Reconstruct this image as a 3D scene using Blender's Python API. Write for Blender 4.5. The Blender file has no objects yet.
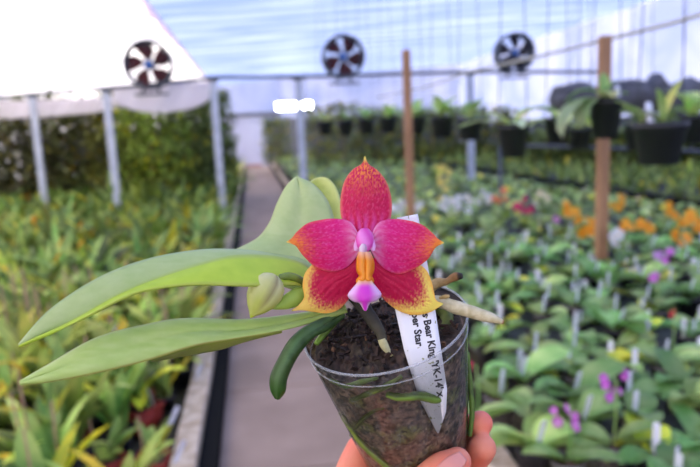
import bpy, bmesh, math, random
from mathutils import Vector, Matrix
from mathutils.noise import noise as pnoise, fractal
R = math.radians
random.seed(7)
sc = bpy.context.scene
col = sc.collection

# ------------------------------------------------------------------ camera
FPX = 640.0
YAW, PITCH, ROLL = R(8.37), R(9.27), R(2.6)
CAM = Vector((0, 0, 1.5))
Fw = Vector((math.sin(YAW)*math.cos(PITCH), math.cos(YAW)*math.cos(PITCH), -math.sin(PITCH)))
R0 = Vector((math.cos(YAW), -math.sin(YAW), 0)); U0 = R0.cross(Fw)
Uc = U0*math.cos(ROLL)+R0*math.sin(ROLL)
Rc = R0*math.cos(ROLL)-U0*math.sin(ROLL)
cd = bpy.data.cameras.new('camera'); cam = bpy.data.objects.new('camera', cd); col.objects.link(cam)
cd.sensor_width = 36; cd.lens = 36*FPX/700; cd.clip_start = .02; cd.clip_end = 200
m = Matrix((Rc, Uc, -Fw)).transposed().to_4x4(); m.translation = CAM
cam.matrix_world = m
cd.dof.use_dof = True; cd.dof.focus_distance = .285; cd.dof.aperture_fstop = 9.8
sc.camera = cam

# ------------------------------------------------------------------ light, exposure
w = bpy.data.worlds.new('world'); sc.world = w; w.use_nodes = True
bg = w.node_tree.nodes['Background']
bg.inputs[0].default_value = (1, .965, .95, 1); bg.inputs[1].default_value = 2.1
sd = bpy.data.lights.new('sun', 'SUN'); sd.energy = 3.3; sd.angle = R(3); sd.color = (1, .93, .86)
so = bpy.data.objects.new('sun', sd); col.objects.link(so)
so.rotation_euler = Vector((.55, .62, -.95)).to_track_quat('-Z', 'Y').to_euler()
sc.view_settings.view_transform = 'Standard'; sc.view_settings.look = 'None'
sc.view_settings.gamma = 1; sc.view_settings.use_curve_mapping = False
sc.view_settings.exposure = .80
sc.cycles.max_bounces = 10; sc.cycles.transparent_max_bounces = 16
sc.cycles.diffuse_bounces = 5; sc.cycles.transmission_bounces = 8
sc.cycles.sample_clamp_indirect = 6

# ------------------------------------------------------------------ geometry of the view (used to measure places)
def at(px, py, d):
    return CAM+Fw*d+Rc*((px-350)/FPX*d)+Uc*(-(py-233.5)/FPX*d)
def ray(px, py):
    return Fw+Rc*((px-350)/FPX)+Uc*(-(py-233.5)/FPX)
def on_z(px, py, z):
    v = ray(px, py); return CAM+v*((z-CAM.z)/v.z)
def on_y(px, py, Y):
    v = ray(px, py); return CAM+v*(Y/v.y)
def to_px(p):
    q = p-CAM; d = q.dot(Fw)
    if d < .01: return (-9999, -9999, d)
    return (350+q.dot(Rc)/d*FPX, 233.5-q.dot(Uc)/d*FPX, d)
def seen(p, mg=40):
    x, y, d = to_px(p); return d > .3 and -mg < x < 700+mg and -mg < y < 467+mg

# ------------------------------------------------------------------ materials
MATS = {}
def nodemat(name):
    mt = bpy.data.materials.new(name); mt.use_nodes = True
    return mt, mt.node_tree, mt.node_tree.nodes, mt.node_tree.links, mt.node_tree.nodes['Principled BSDF']
def mat(name, c, rough=.6, metal=0, noise=None, c2=None, scale=20, bump=0, trans=0, tint=False, spec=.5, coat=0, sss=0, emit=None, estr=0, detail=4, stretch=None, rnd=0):
    """c: colour; c2 mixed in by noise; trans: share of translucency; tint: multiply by the vertex attribute; rnd: value change per object"""
    mt, nt, N, L, P = nodemat(name)
    P.inputs['Roughness'].default_value = rough; P.inputs['Metallic'].default_value = metal
    P.inputs['Specular IOR Level'].default_value = spec; P.inputs['Coat Weight'].default_value = coat
    src = None
    rgb = N.new('ShaderNodeRGB'); rgb.outputs[0].default_value = (*c, 1); src = rgb.outputs[0]
    tc = N.new('ShaderNodeTexCoord'); co = tc.outputs['Object']
    if stretch:
        mp = N.new('ShaderNodeMapping'); mp.inputs['Scale'].default_value = stretch; L.new(co, mp.inputs[0]); co = mp.outputs[0]
    if c2 is not None or bump:
        nz = N.new('ShaderNodeTexNoise'); nz.inputs['Scale'].default_value = scale; nz.inputs['Detail'].default_value = detail
        L.new(co, nz.inputs['Vector'])
    if c2 is not None:
        cr = N.new('ShaderNodeValToRGB'); cr.color_ramp.elements[0].position = .38; cr.color_ramp.elements[1].position = .64
        cr.color_ramp.elements[0].color = (*c, 1); cr.color_ramp.elements[1].color = (*c2, 1)
        L.new(nz.outputs['Fac'], cr.inputs[0]); src = cr.outputs[0]
    if tint:
        at_ = N.new('ShaderNodeAttribute'); at_.attribute_name = 'tint'
        mx = N.new('ShaderNodeMix'); mx.data_type = 'RGBA'; mx.blend_type = 'MULTIPLY'; mx.inputs[0].default_value = 1
        L.new(src, mx.inputs[6]); L.new(at_.outputs['Color'], mx.inputs[7]); src = mx.outputs[2]
    if rnd:
        oi = N.new('ShaderNodeObjectInfo'); hs = N.new('ShaderNodeHueSaturation')
        mr = N.new('ShaderNodeMapRange'); mr.inputs[3].default_value = 1-rnd; mr.inputs[4].default_value = 1+rnd
        mh = N.new('ShaderNodeMapRange'); mh.inputs[3].default_value = .5-.09*rnd; mh.inputs[4].default_value = .5+.07*rnd
        wn = N.new('ShaderNodeTexWhiteNoise'); wn.noise_dimensions = '1D'
        L.new(oi.outputs['Random'], mr.inputs[0]); L.new(oi.outputs['Random'], wn.inputs['W']); L.new(wn.outputs['Value'], mh.inputs[0])
        L.new(mr.outputs[0], hs.inputs['Value']); L.new(mh.outputs[0], hs.inputs['Hue']); L.new(src, hs.inputs['Color']); src = hs.outputs[0]
    L.new(src, P.inputs['Base Color'])
    if sss:
        P.inputs['Subsurface Weight'].default_value = sss; P.inputs['Subsurface Radius'].default_value = (1, .35, .2)
        P.inputs['Subsurface Scale'].default_value = .004
    if bump:
        bp = N.new('ShaderNodeBump'); bp.inputs['Strength'].default_value = bump; bp.inputs['Distance'].default_value = .002
        L.new(nz.outputs['Fac'], bp.inputs['Height']); L.new(bp.outputs[0], P.inputs['Normal'])
    if emit is not None:
        P.inputs['Emission Color'].default_value = (*emit, 1); P.inputs['Emission Strength'].default_value = estr
    if trans:
        tr = N.new('ShaderNodeBsdfTranslucent'); L.new(src, tr.inputs[0])
        ms = N.new('ShaderNodeMixShader'); ms.inputs[0].default_value = trans
        L.new(P.outputs[0], ms.inputs[1]); L.new(tr.outputs[0], ms.inputs[2])
        L.new(ms.outputs[0], N['Material Output'].inputs[0])
    MATS[name] = mt
    return mt

def film(name, c, c2, scale, stretch, band=None, share=.75):
    mt, nt, N, L, P = nodemat(name)
    tc = N.new('ShaderNodeTexCoord'); mp = N.new('ShaderNodeMapping'); mp.inputs['Scale'].default_value = stretch
    L.new(tc.outputs['Object'], mp.inputs[0])
    nz = N.new('ShaderNodeTexNoise'); nz.inputs['Scale'].default_value = scale; nz.inputs['Detail'].default_value = 5; nz.inputs['Distortion'].default_value = .8
    L.new(mp.outputs[0], nz.inputs['Vector'])
    cr = N.new('ShaderNodeValToRGB'); cr.color_ramp.elements[0].position = .35; cr.color_ramp.elements[1].position = .68
    cr.color_ramp.elements[0].color = (*c, 1); cr.color_ramp.elements[1].color = (*c2, 1)
    L.new(nz.outputs['Fac'], cr.inputs[0]); src = cr.outputs[0]
    if band:
        wv = N.new('ShaderNodeTexWave'); wv.bands_direction = 'Y'; wv.inputs['Scale'].default_value = band; wv.inputs['Distortion'].default_value = 1.5
        wv.inputs['Detail'].default_value = 2
        L.new(tc.outputs['Object'], wv.inputs['Vector'])
        c3 = N.new('ShaderNodeValToRGB'); c3.color_ramp.elements[0].color = (.62, .70, .86, 1); c3.color_ramp.elements[1].color = (1, 1, 1, 1)
        c3.color_ramp.elements[1].position = .42
        L.new(wv.outputs['Fac'], c3.inputs[0])
        mx = N.new('ShaderNodeMix'); mx.data_type = 'RGBA'; mx.blend_type = 'MULTIPLY'; mx.inputs[0].default_value = 1
        L.new(src, mx.inputs[6]); L.new(c3.outputs[0], mx.inputs[7]); src = mx.outputs[2]
    L.new(src, P.inputs['Base Color']); P.inputs['Roughness'].default_value = .5
    tr = N.new('ShaderNodeBsdfTranslucent'); L.new(src, tr.inputs[0])
    ms = N.new('ShaderNodeMixShader'); ms.inputs[0].default_value = share
    L.new(P.outputs[0], ms.inputs[1]); L.new(tr.outputs[0], ms.inputs[2]); L.new(ms.outputs[0], N['Material Output'].inputs[0])
    return mt

M_film_r = film('dim_blue_film', (.135, .185, .36), (.26, .31, .52), .55, (.6, 2.2, 1), band=.32)  # right bay's dimmer light, compared with the sunny side, is put into this colour
M_film_l = film('bright_white_film', (.36, .35, .43), (.86, .82, .84), .5, (1, 1, 1))  # brightness of the sunlit left bay is put into the film colour
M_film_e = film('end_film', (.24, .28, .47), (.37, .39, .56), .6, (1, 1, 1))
M_sheet = film('sheet', (.93, .88, .92), (.98, .95, .97), 1.4, (.4, 1, 3), share=.6)
M_pinkedge = film('pink_edge', (.98, .84, .90), (1, .93, .96), 2, (1, 1, 1))
M_steel = mat('galvanised_steel', (.42, .46, .56), .5, .3, c2=(.52, .56, .66), scale=6)
M_darksteel = mat('dark_steel', (.085, .095, .12), .6, .2)
M_wood = mat('stake_wood', (.33, .17, .085), .75, c2=(.46, .25, .13), scale=18, stretch=(1, 1, .12), bump=.3)
M_bamboo = mat('bamboo', (.42, .27, .15), .7, c2=(.30, .18, .10), scale=30)
M_concrete = mat('path_concrete', (.28, .195, .145), .85, c2=(.38, .27, .205), scale=2.2, bump=.3, detail=8)
M_kerb = mat('kerb_concrete', (.46, .34, .22), .85, c2=(.70, .58, .44), scale=14, bump=.5, detail=6)
M_liner = mat('black_liner', (.008, .008, .008), .9, spec=.1)
M_soil = mat('soil', (.06, .05, .035), .95, c2=(.11, .10, .06), scale=8, bump=.5)
M_bench = mat('bench_mesh', (.05, .055, .05), .8, c2=(.10, .11, .09), scale=20)
M_black = mat('black_plastic', (.018, .019, .024), .5)
M_greypot = mat('grey_plastic_pot', (.13, .125, .12), .55, c2=(.19, .17, .15), scale=25)
M_redpot = mat('red_plastic', (.42, .035, .02), .5, c2=(.30, .03, .02), scale=9)
M_bark = mat('bark_mix', (.035, .02, .012), .95, c2=(.16, .085, .045), scale=60, bump=.8)
M_tag = mat('tag_plastic', (.80, .80, .86), .4)
M_leaf = mat('orchid_leaf', (.22, .42, .10), .46, spec=.3, c2=(.44, .58, .20), scale=9, trans=.28, tint=True, rnd=.35)
M_leafy = mat('narrow_leaf', (.18, .33, .06), .46, spec=.3, c2=(.42, .50, .13), scale=8, trans=.32, tint=True, rnd=.35)
M_bush = mat('bush_leaf', (.15, .20, .07), .6, spec=.2, c2=(.28, .34, .13), scale=4, trans=.28, tint=True)
M_petal = mat('petal', (1, 1, 1), .5, trans=.35, tint=True)
M_blade = mat('fan_blade', (.12, .02, .02), .7, spec=.1)
M_blue = mat('fan_hub_blue', (.05, .17, .55), .4)
M_curtain = film('door_film', (.56, .56, .68), (.70, .70, .80), 3, (6, 6, .3), share=.4)
M_red = mat('terracotta', (.40, .2, .16), .8, c2=(.5, .3, .26), scale=20)
M_net = mat('shade_net', (.09, .085, .09), .9, c2=(.17, .165, .18), scale=3, stretch=(1, 1, 4))
M_lamp = mat('tube_light', (1, 1, 1), .5, emit=(1, 1, 1), estr=30)
M_white = mat('white_enamel', (.8, .8, .82), .5)

# ------------------------------------------------------------------ mesh builder
class MB:
    def __init__(s): s.v = []; s.f = []; s.c = []; s.smooth = True
    def add(s, vs, fs, tint=(1, 1, 1)):
        o = len(s.v); s.v += [tuple(v) for v in vs]
        s.c += ([tint]*len(vs) if not isinstance(tint, list) else tint)
        s.f += [tuple(i+o for i in f) for f in fs]
    def box(s, c, size, M=None, tint=(1, 1, 1)):
        x, y, z = [a/2 for a in size]; c = Vector(c)
        vs = [Vector((sx*x, sy*y, sz*z)) for sx in (-1, 1) for sy in (-1, 1) for sz in (-1, 1)]
        vs = [c+(M @ v if M else v) for v in vs]
        s.add(vs, [(0, 1, 3, 2), (4, 6, 7, 5), (0, 4, 5, 1), (2, 3, 7, 6), (0, 2, 6, 4), (1, 5, 7, 3)], tint)
    def tube(s, pts, rad, n=10, cap=True, tint=(1, 1, 1), bumpy=0):
        pts = [Vector(p) for p in pts]; k = len(pts)
        rad = rad if isinstance(rad, (list, tuple)) else [rad]*k
        vs = []; ref = None
        for i, p in enumerate(pts):
            t = (pts[min(i+1, k-1)]-pts[max(i-1, 0)]).normalized()
            if ref is None:
                ref = Vector((0, 0, 1)) if abs(t.z) < .9 else Vector((1, 0, 0))
            a = (ref-t*ref.dot(t)).normalized(); b = t.cross(a); ref = a
            for j in range(n):
                an = 2*math.pi*j/n; r = rad[i]
                if bumpy: r *= 1+bumpy*pnoise(Vector((p.x*300+math.cos(an)*2, p.y*300+math.sin(an)*2, p.z*300)))
                vs.append(p+(a*math.cos(an)+b*math.sin(an))*r)
        fs = [(i*n+j, i*n+(j+1) % n, (i+1)*n+(j+1) % n, (i+1)*n+j) for i in range(k-1) for j in range(n)]
        if cap:
            fs.append(tuple(range(n-1, -1, -1))); fs.append(tuple((k-1)*n+j for j in range(n)))
        s.add(vs, fs, tint)
    def lathe(s, prof, n=24, M=None, closed=False, tint=(1, 1, 1)):
        vs = []
        for (r, z) in prof:
            for j in range(n):
                a = 2*math.pi*j/n; v = Vector((r*math.cos(a), r*math.sin(a), z)); vs.append(M @ v if M else v)
        fs = [(i*n+j, i*n+(j+1) % n, (i+1)*n+(j+1) % n, (i+1)*n+j) for i in range(len(prof)-1) for j in range(n)]
        s.add(vs, fs, tint)
    def leaf(s, base, az, elev, L, W, arch, n=6, tint=(1, 1, 1), fold=.25, twist=0, tip=1.0, roll=0):
        """a blade that leaves BASE at heading AZ, rises at ELEV and arches down by ARCH radians over its length"""
        p = Vector(base); h = Vector((math.cos(az), math.sin(az), 0)); side0 = Vector((-math.sin(az), math.cos(az), 0))
        vs = []; e = elev
        for i in range(n+1):
            t = i/n; wd = W/2*(math.sin(math.pi*min(1, (t*.93+.05)))**.62)*(1 if t < .98 else .1)
            d = h*math.cos(e)+Vector((0, 0, 1))*math.sin(e); nn = Vector((0, 0, 1))*math.cos(e)-h*math.sin(e)
            sd_ = (side0*math.cos(roll+twist*t)+nn*math.sin(roll+twist*t)); n2 = sd_.cross(d)*-1
            if n2.dot(nn) < 0: n2 = -n2
            vs += [p-sd_*wd+n2*wd*fold, p.copy(), p+sd_*wd+n2*wd*fold]
            p = p+d*(L/n); e -= arch/n
        fs = []
        for i in range(n):
            a = i*3; fs += [(a, a+1, a+4, a+3), (a+1, a+2, a+5, a+4)]
        s.add(vs, fs, tint)
    def build(s, name, material, parent=None, link=True, smooth=True, loc=None):
        me = bpy.data.meshes.new(name); vs = s.v
        if loc is not None: vs = [(Vector(v)-Vector(loc))[:] for v in s.v]
        me.from_pydata(vs, [], s.f); me.update()
        if smooth:
            me.polygons.foreach_set('use_smooth', [True]*len(me.polygons))
        ca = me.color_attributes.new('tint', 'FLOAT_COLOR', 'POINT')
        ca.data.foreach_set('color', [x for c in s.c for x in (*c, 1)])
        me.materials.append(material)
        o = bpy.data.objects.new(name, me); col.objects.link(o)
        if loc is not None: o.location = loc
        if parent: o.parent = parent; 
        return o
def tag(o, label=None, cat=None, group=None, kind=None):
    if label: o['label'] = label
    if cat: o['category'] = cat
    if group: o['group'] = group
    if kind: o['kind'] = kind
    return o
def empty(name, loc, label, cat, group=None, rz=0):
    o = bpy.data.objects.new(name, None); col.objects.link(o); o.location = loc; o.rotation_euler = (0, 0, rz)
    o.empty_display_size = .05
    return tag(o, label, cat, group)
def part(mb, name, m_, parent, label=None, smooth=True):
    """a mesh given in world coordinates, hung under PARENT (an Empty with no rotation)"""
    o = mb.build(name, m_, smooth=smooth); o.parent = parent
    o.matrix_parent_inverse = Matrix.Translation(-Vector(parent.location)) if parent.type == 'EMPTY' else Matrix.Identity(4)
    if label: o['label'] = label
    return o
def copy_tree(o, parent=None):
    c = o.copy(); col.objects.link(c); c.parent = parent
    if parent: c.matrix_parent_inverse = o.matrix_parent_inverse.copy()
    for ch in o.children: copy_tree(ch, c)
    return c
def struct(mb, name, m_, smooth=False): return tag(mb.build(name, m_, smooth=smooth), kind='structure')
def bez(o, wd, seg=2):
    b = o.modifiers.new('bevel', 'BEVEL'); b.width = wd; b.segments = seg; return o

def catmull(pts, n):
    """n samples through tuples of numbers, evenly in parameter"""
    k = len(pts); out = []
    for i in range(n):
        t = i/(n-1)*(k-1); j = min(int(t), k-2); u = t-j
        p0, p1, p2, p3 = pts[max(j-1, 0)], pts[j], pts[j+1], pts[min(j+2, k-1)]
        out.append(tuple(.5*(2*b+(c-a)*u+(2*a-5*b+4*c-d)*u*u+(3*b-a-3*c+d)*u**3) for a, b, c, d in zip(p0, p1, p2, p3)))
    return out

# ================================================================== THE SETTING
YF = 30.0      # far end
PX0, PX1 = -.24, .77
g = MB(); g.box((-1.5, 11, -.05), (24, 44, .1)); struct(g, 'floor', M_soil)
p = MB()
y = -4.0
while y < YF-.7:
    L_ = .95; p.box(((PX0+PX1)/2, y+L_/2, .012), (PX1-PX0, L_-.012, .024)); y += L_
o = struct(p, 'floor_path', M_concrete); bez(o, .006)
# kerbs: stone blocks along both edges of the path, with black liner down their sides
for nm, xa, xb, xl in (('trim_1', -.43, -.32, -.28), ('trim_2', .85, .97, .81)):
    k = MB(); y = -2
    while y < YF-1:
        L_ = random.uniform(.36, .42); k.box(((xa+xb)/2+random.uniform(-.006, .006), y+L_/2, .075), (xb-xa, L_-.01, .15+random.uniform(-.01, .006))); y += L_
    bez(struct(k, nm, M_kerb), .012)
    q = MB(); q.box((xl, 14, .05), (.075, 32, .10)); struct(q, nm.replace('trim', 'baseboard'), M_liner)
# roof films: right bay and left bay
def sheet(name, m_, pts, n1=40, wav=.010, seed=0):
    """a film between four corners a,b,c,d, slightly wavy"""
    a, b, c, d = [Vector(q) for q in pts]; mb = MB(); vs = []; n2 = 60
    nr = (b-a).cross(d-a).normalized()
    for i in range(n1+1):
        for j in range(n2+1):
            u, v = i/n1, j/n2
            p_ = a.lerp(b, u).lerp(d.lerp(c, u), v)
            vs.append(p_+nr*wav*math.sin(v*math.pi*24)+nr*wav*1.5*pnoise(p_*.9+Vector((seed, 0, 0))))
    fs = [(i*(n2+1)+j, (i+1)*(n2+1)+j, (i+1)*(n2+1)+j+1, i*(n2+1)+j+1) for i in range(n1) for j in range(n2)]
    mb.add(vs, fs); return struct(mb, name, m_, True)
XE = -1.52
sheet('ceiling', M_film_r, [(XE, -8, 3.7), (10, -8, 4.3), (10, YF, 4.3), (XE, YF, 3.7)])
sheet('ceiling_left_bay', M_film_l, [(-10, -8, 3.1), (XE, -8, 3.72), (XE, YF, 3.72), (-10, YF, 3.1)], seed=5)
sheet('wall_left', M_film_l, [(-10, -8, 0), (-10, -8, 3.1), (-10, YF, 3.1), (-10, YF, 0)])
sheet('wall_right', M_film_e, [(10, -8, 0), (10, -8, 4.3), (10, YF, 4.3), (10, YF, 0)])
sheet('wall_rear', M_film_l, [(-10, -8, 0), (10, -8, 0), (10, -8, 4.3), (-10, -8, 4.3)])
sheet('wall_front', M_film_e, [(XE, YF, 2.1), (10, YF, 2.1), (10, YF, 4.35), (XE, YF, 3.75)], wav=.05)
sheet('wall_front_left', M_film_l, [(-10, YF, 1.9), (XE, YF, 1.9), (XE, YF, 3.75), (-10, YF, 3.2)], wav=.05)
g = MB(); g.box((9.82, 13, .75), (.05, 32, 1.5)); struct(g, 'wall_right_lower', M_net)
# dark lower band of the far end wall
g = MB(); g.box((5.3, YF, 1.05), (9.4, .08, 2.12)); g.box((-5.6, YF, .95), (8.8, .08, 1.92)); g.box((-.1, YF, 2.3), (3, .1, .22)); struct(g, 'wall_front_lower', M_net)
# scalloped pink edge of the film between the bays
e = MB(); vs = []; n = 160
for i in range(n+1):
    yy = -6+36*i/n; s_ = .05+.05*abs(math.sin(yy*2.2))
    vs += [(XE-s_, yy, 3.66+.02*math.sin(yy*3)), (XE+.06, yy, 3.64), (XE-s_, yy, 3.64+.02*math.sin(yy*3)), (XE+.06, yy, 3.62)]
fs = []
for i in range(n):
    a = i*4; b = a+4; fs += [(a, a+1, b+1, b), (a+2, b+2, b+3, a+3), (a, b, b+2, a+2), (a+1, a+3, b+3, b+1)]
e.add(vs, fs); struct(e, 'trim_3', M_pinkedge)
# end door: strip curtain
dc = on_y(243, 160, YF-.3)
g = MB()
for i in range(11):
    g.box((dc.x-1.0+i*.2, YF-.32+.02*(i % 2), 1.1), (.21, .015, 2.15))
for sx in (-1.0, 1.0): g.box((dc.x+sx*.98, YF-.3, 1.1), (.06, .06, 2.2))
g.box((dc.x, YF-.3, 2.2), (2.02, .06, .06))
struct(g, 'door_1', M_curtain)
g = MB(); g.box((dc.x+.15, YF-1.0, .06), (1.3, .9, .12)); struct(g, 'floor_step', M_red)
# right bench tops and black edge rail
BZ = .42
g = MB(); g.box((2.62, 13, BZ-.015), (3.2, 26, .03)); tag(g.build('orchid_bench', M_bench, smooth=False), 'long dark mesh bench carrying the orchids right of the path', 'bench')
g = MB(); g.box((7.2, 15, .47), (4.9, 28, .04)); tag(g.build('orchid_bench', M_bench, smooth=False), 'dark bench of seedlings beyond the black rail, at the right wall', 'bench')
g = MB(); g.tube([(4.55, .5, .56), (4.55, 15, .57), (4.55, 29, .56)], .035, 8)
for yy in range(2, 29, 3): g.tube([(4.55, yy, 0), (4.55, yy, .56)], .02, 6)
tag(g.build('bench_rail', M_liner), 'long black pipe rail along the far edge of the flower bench', 'rail')

# ================================================================== POSTS, BAR, FANS
DY = 10.5
postx = [(32, 97, 12.0), (106, 92, 10.5), (213, 81, 10.5), (298, 80, 10.5), (470, 75, 10.5)]
pl = ['leftmost grey steel post beside the dark bushes', 'grey steel post below and left of the fan over the left bed', 'grey steel post just left of the concrete path', 'grey steel post just right of the path before the bright light', 'grey steel post behind the hanging pots under the horizontal bar']
tops = []
for (px, py, dy), lb in zip(postx, pl):
    t = on_y(px, py, dy); tops.append(t)
    mb = MB(); mb.box((t.x, t.y, t.z/2), (.115, .07, t.z))
    r = empty('steel_post', (t.x, t.y, 0), lb, 'post', 'grey steel posts across the greenhouse')
    bez(part(mb, 'post_shaft', M_steel, r, smooth=False), .008)
    cp = MB(); cp.box((t.x, t.y, t.z+.01), (.17, .11, .025)); part(cp, 'cap_plate', M_darksteel, r, smooth=False)
    cp = MB(); cp.box((t.x, t.y, .01), (.2, .16, .02)); part(cp, 'base_plate', M_darksteel, r, smooth=False)
mb = MB()
ex = on_y(-40, 100, 12.6); ex2 = on_y(600, 72, 10.5)
mb.tube([ex, tops[0]+Vector((0, 0, .05)), tops[1]+Vector((0, 0, .05)), tops[2]+Vector((0, 0, .05)), tops[3]+Vector((0, 0, .05)), tops[4]+Vector((0, 0, .05)), ex2], .028, 8)
tag(mb.build('cross_bar', M_darksteel), 'thin dark horizontal bar across the tops of the steel posts', 'bar')
def fan(px, py, dia_px, lab, Y, bt, rot):
    c = on_y(px, py, Y); rr = dia_px/2/FPX*Y
    root = empty('circulation_fan', (c.x, c.y, c.z-rr), lab, 'fan', 'round fans along the cross bar')
    Mx = Matrix.Translation(c) @ Matrix.Rotation(R(90), 4, 'X')
    g = MB(); g.lathe([(rr, -.12), (rr*1.04, -.12), (rr*1.04, .12), (rr, .12), (rr*.93, .08), (rr*.93, -.08), (rr, -.12)], 40, Mx); part(g, 'fan_shroud', M_darksteel, root)
    g = MB()
    for k in range(12):
        a = k*math.pi/6; g.tube([Mx @ Vector((rr*.1*math.cos(a), rr*.1*math.sin(a), .1)), Mx @ Vector((rr*math.cos(a), rr*math.sin(a), .09))], .004, 4)
    for q in (.35, .65, .85): g.lathe([(rr*q, .095), (rr*q+.008, .1), (rr*q, .105), (rr*q-.006, .1), (rr*q, .095)], 32, Mx)
    part(g, 'fan_grille', M_darksteel, root)
    for k in range(5):
        a0 = rot+k*2*math.pi/5; g = MB(); vs = []
        for i in range(6):
            q = .18+.74*i/5; hw = (.26+.34*math.sin(math.pi*min(1, i/5*.8)))*(1-.25*i/5)
            for j in range(5):
                u = (j/4-.5)*2; aa = a0+hw*u+.25*q
                vs.append(Mx @ Vector((rr*q*math.cos(aa), rr*q*math.sin(aa), .05*u)))
        fs = [(i*5+j, i*5+j+1, (i+1)*5+j+1, (i+1)*5+j) for i in range(5) for j in range(4)]
        g.add(vs, fs); b = part(g, 'fan_blade', bt, root); b.modifiers.new('s', 'SOLIDIFY').thickness = .006
    g = MB(); g.lathe([(.001, .1), (rr*.14, .1), (rr*.2, .05), (rr*.2, -.08), (.001, -.1)], 20, Mx); part(g, 'fan_motor', M_blue, root)
    # little bracket down to the bar
    g = MB(); g.box((c.x-.12, c.y, c.z-rr-.03), (.03, .05, .12)); g.box((c.x+.12, c.y, c.z-rr-.03), (.03, .05, .12)); g.box((c.x, c.y, c.z-rr-.09), (.5, .08, .03)); part(g, 'fan_bracket', M_darksteel, root, smooth=False)
M_blade2 = mat('fan_blade_dark', (.035, .02, .03), .7, spec=.1)
fan(149, 65, 43, 'round fan with dark red blades above the left bed', 10.5, M_blade, .3)
fan(343, 57, 40, 'round fan with dark red blades above the middle of the bar', 10.5, M_blade, .9)
fan(514, 53, 38, 'round fan with nearly black blades above the hanging pots', 10.5, M_blade2, .1)
# plastic sheet hanging below the bar on the left
def hang(xa, xb, dy, zt, depth, lab, sd_):
    g = MB(); vs = []; n1, n2 = 40, 8
    for i in range(n1+1):
        u = i/n1; X = xa+(xb-xa)*u
        dz = depth*(.55+.45*math.sin(math.pi*u)**.7)+.04*pnoise(Vector((X*3, sd_, 0)))
        for j in range(n2+1):
            v = j/n2; vs.append((X, dy+.06*math.sin(X*9+v*2)+.1*v, zt-dz*v))
    g.add(vs, [(i*(n2+1)+j, (i+1)*(n2+1)+j, (i+1)*(n2+1)+j+1, i*(n2+1)+j+1) for i in range(n1) for j in range(n2)])
    o = g.build('plastic_sheet', M_sheet); o.modifiers.new('s', 'SOLIDIFY').thickness = .003
    tag(o, lab, 'plastic sheet', 'white plastic sheets hanging below the bar')
hang(tops[1].x+.05, tops[2].x-.08, 10.62, tops[2].z, .46, 'white plastic sheet sagging between the two posts left of the path', 1)
hang(tops[0].x-1.8, tops[1].x-.05, 12.2, tops[1].z+.02, .30, 'white plastic sheet hanging below the bar, over the dark bushes', 4)
# bright strip light at the far end
lp = on_y(294, 106, 27)
root = empty('strip_light', (lp.x, lp.y, lp.z), 'glaring white strip light at the far end of the greenhouse', 'light')
g = MB(); g.tube([(lp.x-.72, lp.y, lp.z), (lp.x+.72, lp.y, lp.z)], .13, 12); part(g, 'light_tube', M_lamp, root)
g = MB(); g.box((lp.x, lp.y+.05, lp.z+.17), (1.6, .3, .08)); part(g, 'light_housing', M_white, root, smooth=False)
g = MB(); g.tube([(lp.x-.5, lp.y, lp.z+.2), (lp.x-.5, lp.y, 3.93)], .01, 5); g.tube([(lp.x+.5, lp.y, lp.z+.2), (lp.x+.5, lp.y, 3.95)], .01, 5); part(g, 'hanging_wire', M_darksteel, root)
# wooden stakes
def stake(px, py, Y, wpx, lab):
    t = on_y(px, py, Y); wd = wpx/FPX*Y
    g = MB(); k = 14
    g.box((t.x, t.y, t.z/2), (wd, wd*.9, t.z)); o = g.build('wooden_post', M_wood, smooth=False, loc=(t.x, t.y, 0)); bez(o, .004)
    tag(o, lab, 'post'); return t
s1 = stake(406, 50, 5.4, 7.5, 'thin reddish brown wooden post directly behind the flower')
s2 = stake(605, 36, 4.0, 11, 'thick reddish brown wooden post among the hanging pots')
# pipe rail running along the house above the pots
a = on_y(700, 12, 3.75)
g = MB(); pts = [(a.x, yy, a.z+.03*math.sin(yy)) for yy in (-1, 2, 4, 6, 8, 10, 14)]; g.tube(pts, .015, 8)
tag(g.build('overhead_pipe', mat('ochre_pipe', (.62, .58, .48), .6)), 'thin pale pipe running overhead above the row of hanging pots', 'pipe')

# ================================================================== PLANTS
def lt(a=.15, yel=0):
    r = random.random()
    v = 1+random.uniform(-a, a)*2
    c = [v, v, v]
    if r < yel: c = [v*2.6, v*1.7, v*.5]
    elif r < yel*2: c = [v*1.8, v*1.5, v*.9]
    return tuple(c)
def pot_mb(r, h, square=False, rim=.006, M0=None):
    g = MB()
    if square:
        for (za, zb, ra, rb) in ((0, h*.86, r*.8, r*.97), (h*.82, h, r*1.03, r*1.05)):
            vs = [(sx*q, sy*q, z) for z, q in ((za, ra), (zb, rb)) for sx, sy in ((-1, -1), (1, -1), (1, 1), (-1, 1))]
            vs += [(sx*(rb-.004), sy*(rb-.004), zb) for sx, sy in ((-1, -1), (1, -1), (1, 1), (-1, 1))]
            vs += [(sx*(ra-.004), sy*(ra-.004), za+.004) for sx, sy in ((-1, -1), (1, -1), (1, 1), (-1, 1))]
            fs = []
            for L0 in (0, 4, 8):
                for j in range(4): fs.append((L0+j, L0+(j+1) % 4, L0+4+(j+1) % 4, L0+4+j))
            fs.append((3, 2, 1, 0))
            g.add(vs, fs)
    else:
        g.lathe([(.001, 0), (r*.72, 0), (r*.94, h*.82), (r, h*.82), (r*1.03, h), (r*.95, h), (r*.93, h*.8), (r*.70, .006), (.001, .006)], 20)
    return g
def mix_mb(r, z, square=False):
    g = MB(); n = 14; vs = [(0, 0, z+.008)]
    for q in (.5, 1):
        for j in range(n):
            a = 2*math.pi*j/n; vs.append((r*q*math.cos(a), r*q*math.sin(a), z+random.uniform(-.004, .007)))
    fs = [(0, 1+j, 1+(j+1) % n) for j in range(n)]+[(1+j, 1+n+j, 1+n+(j+1) % n, 1+(j+1) % n) for j in range(n)]
    g.add(vs, fs); return g
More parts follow.
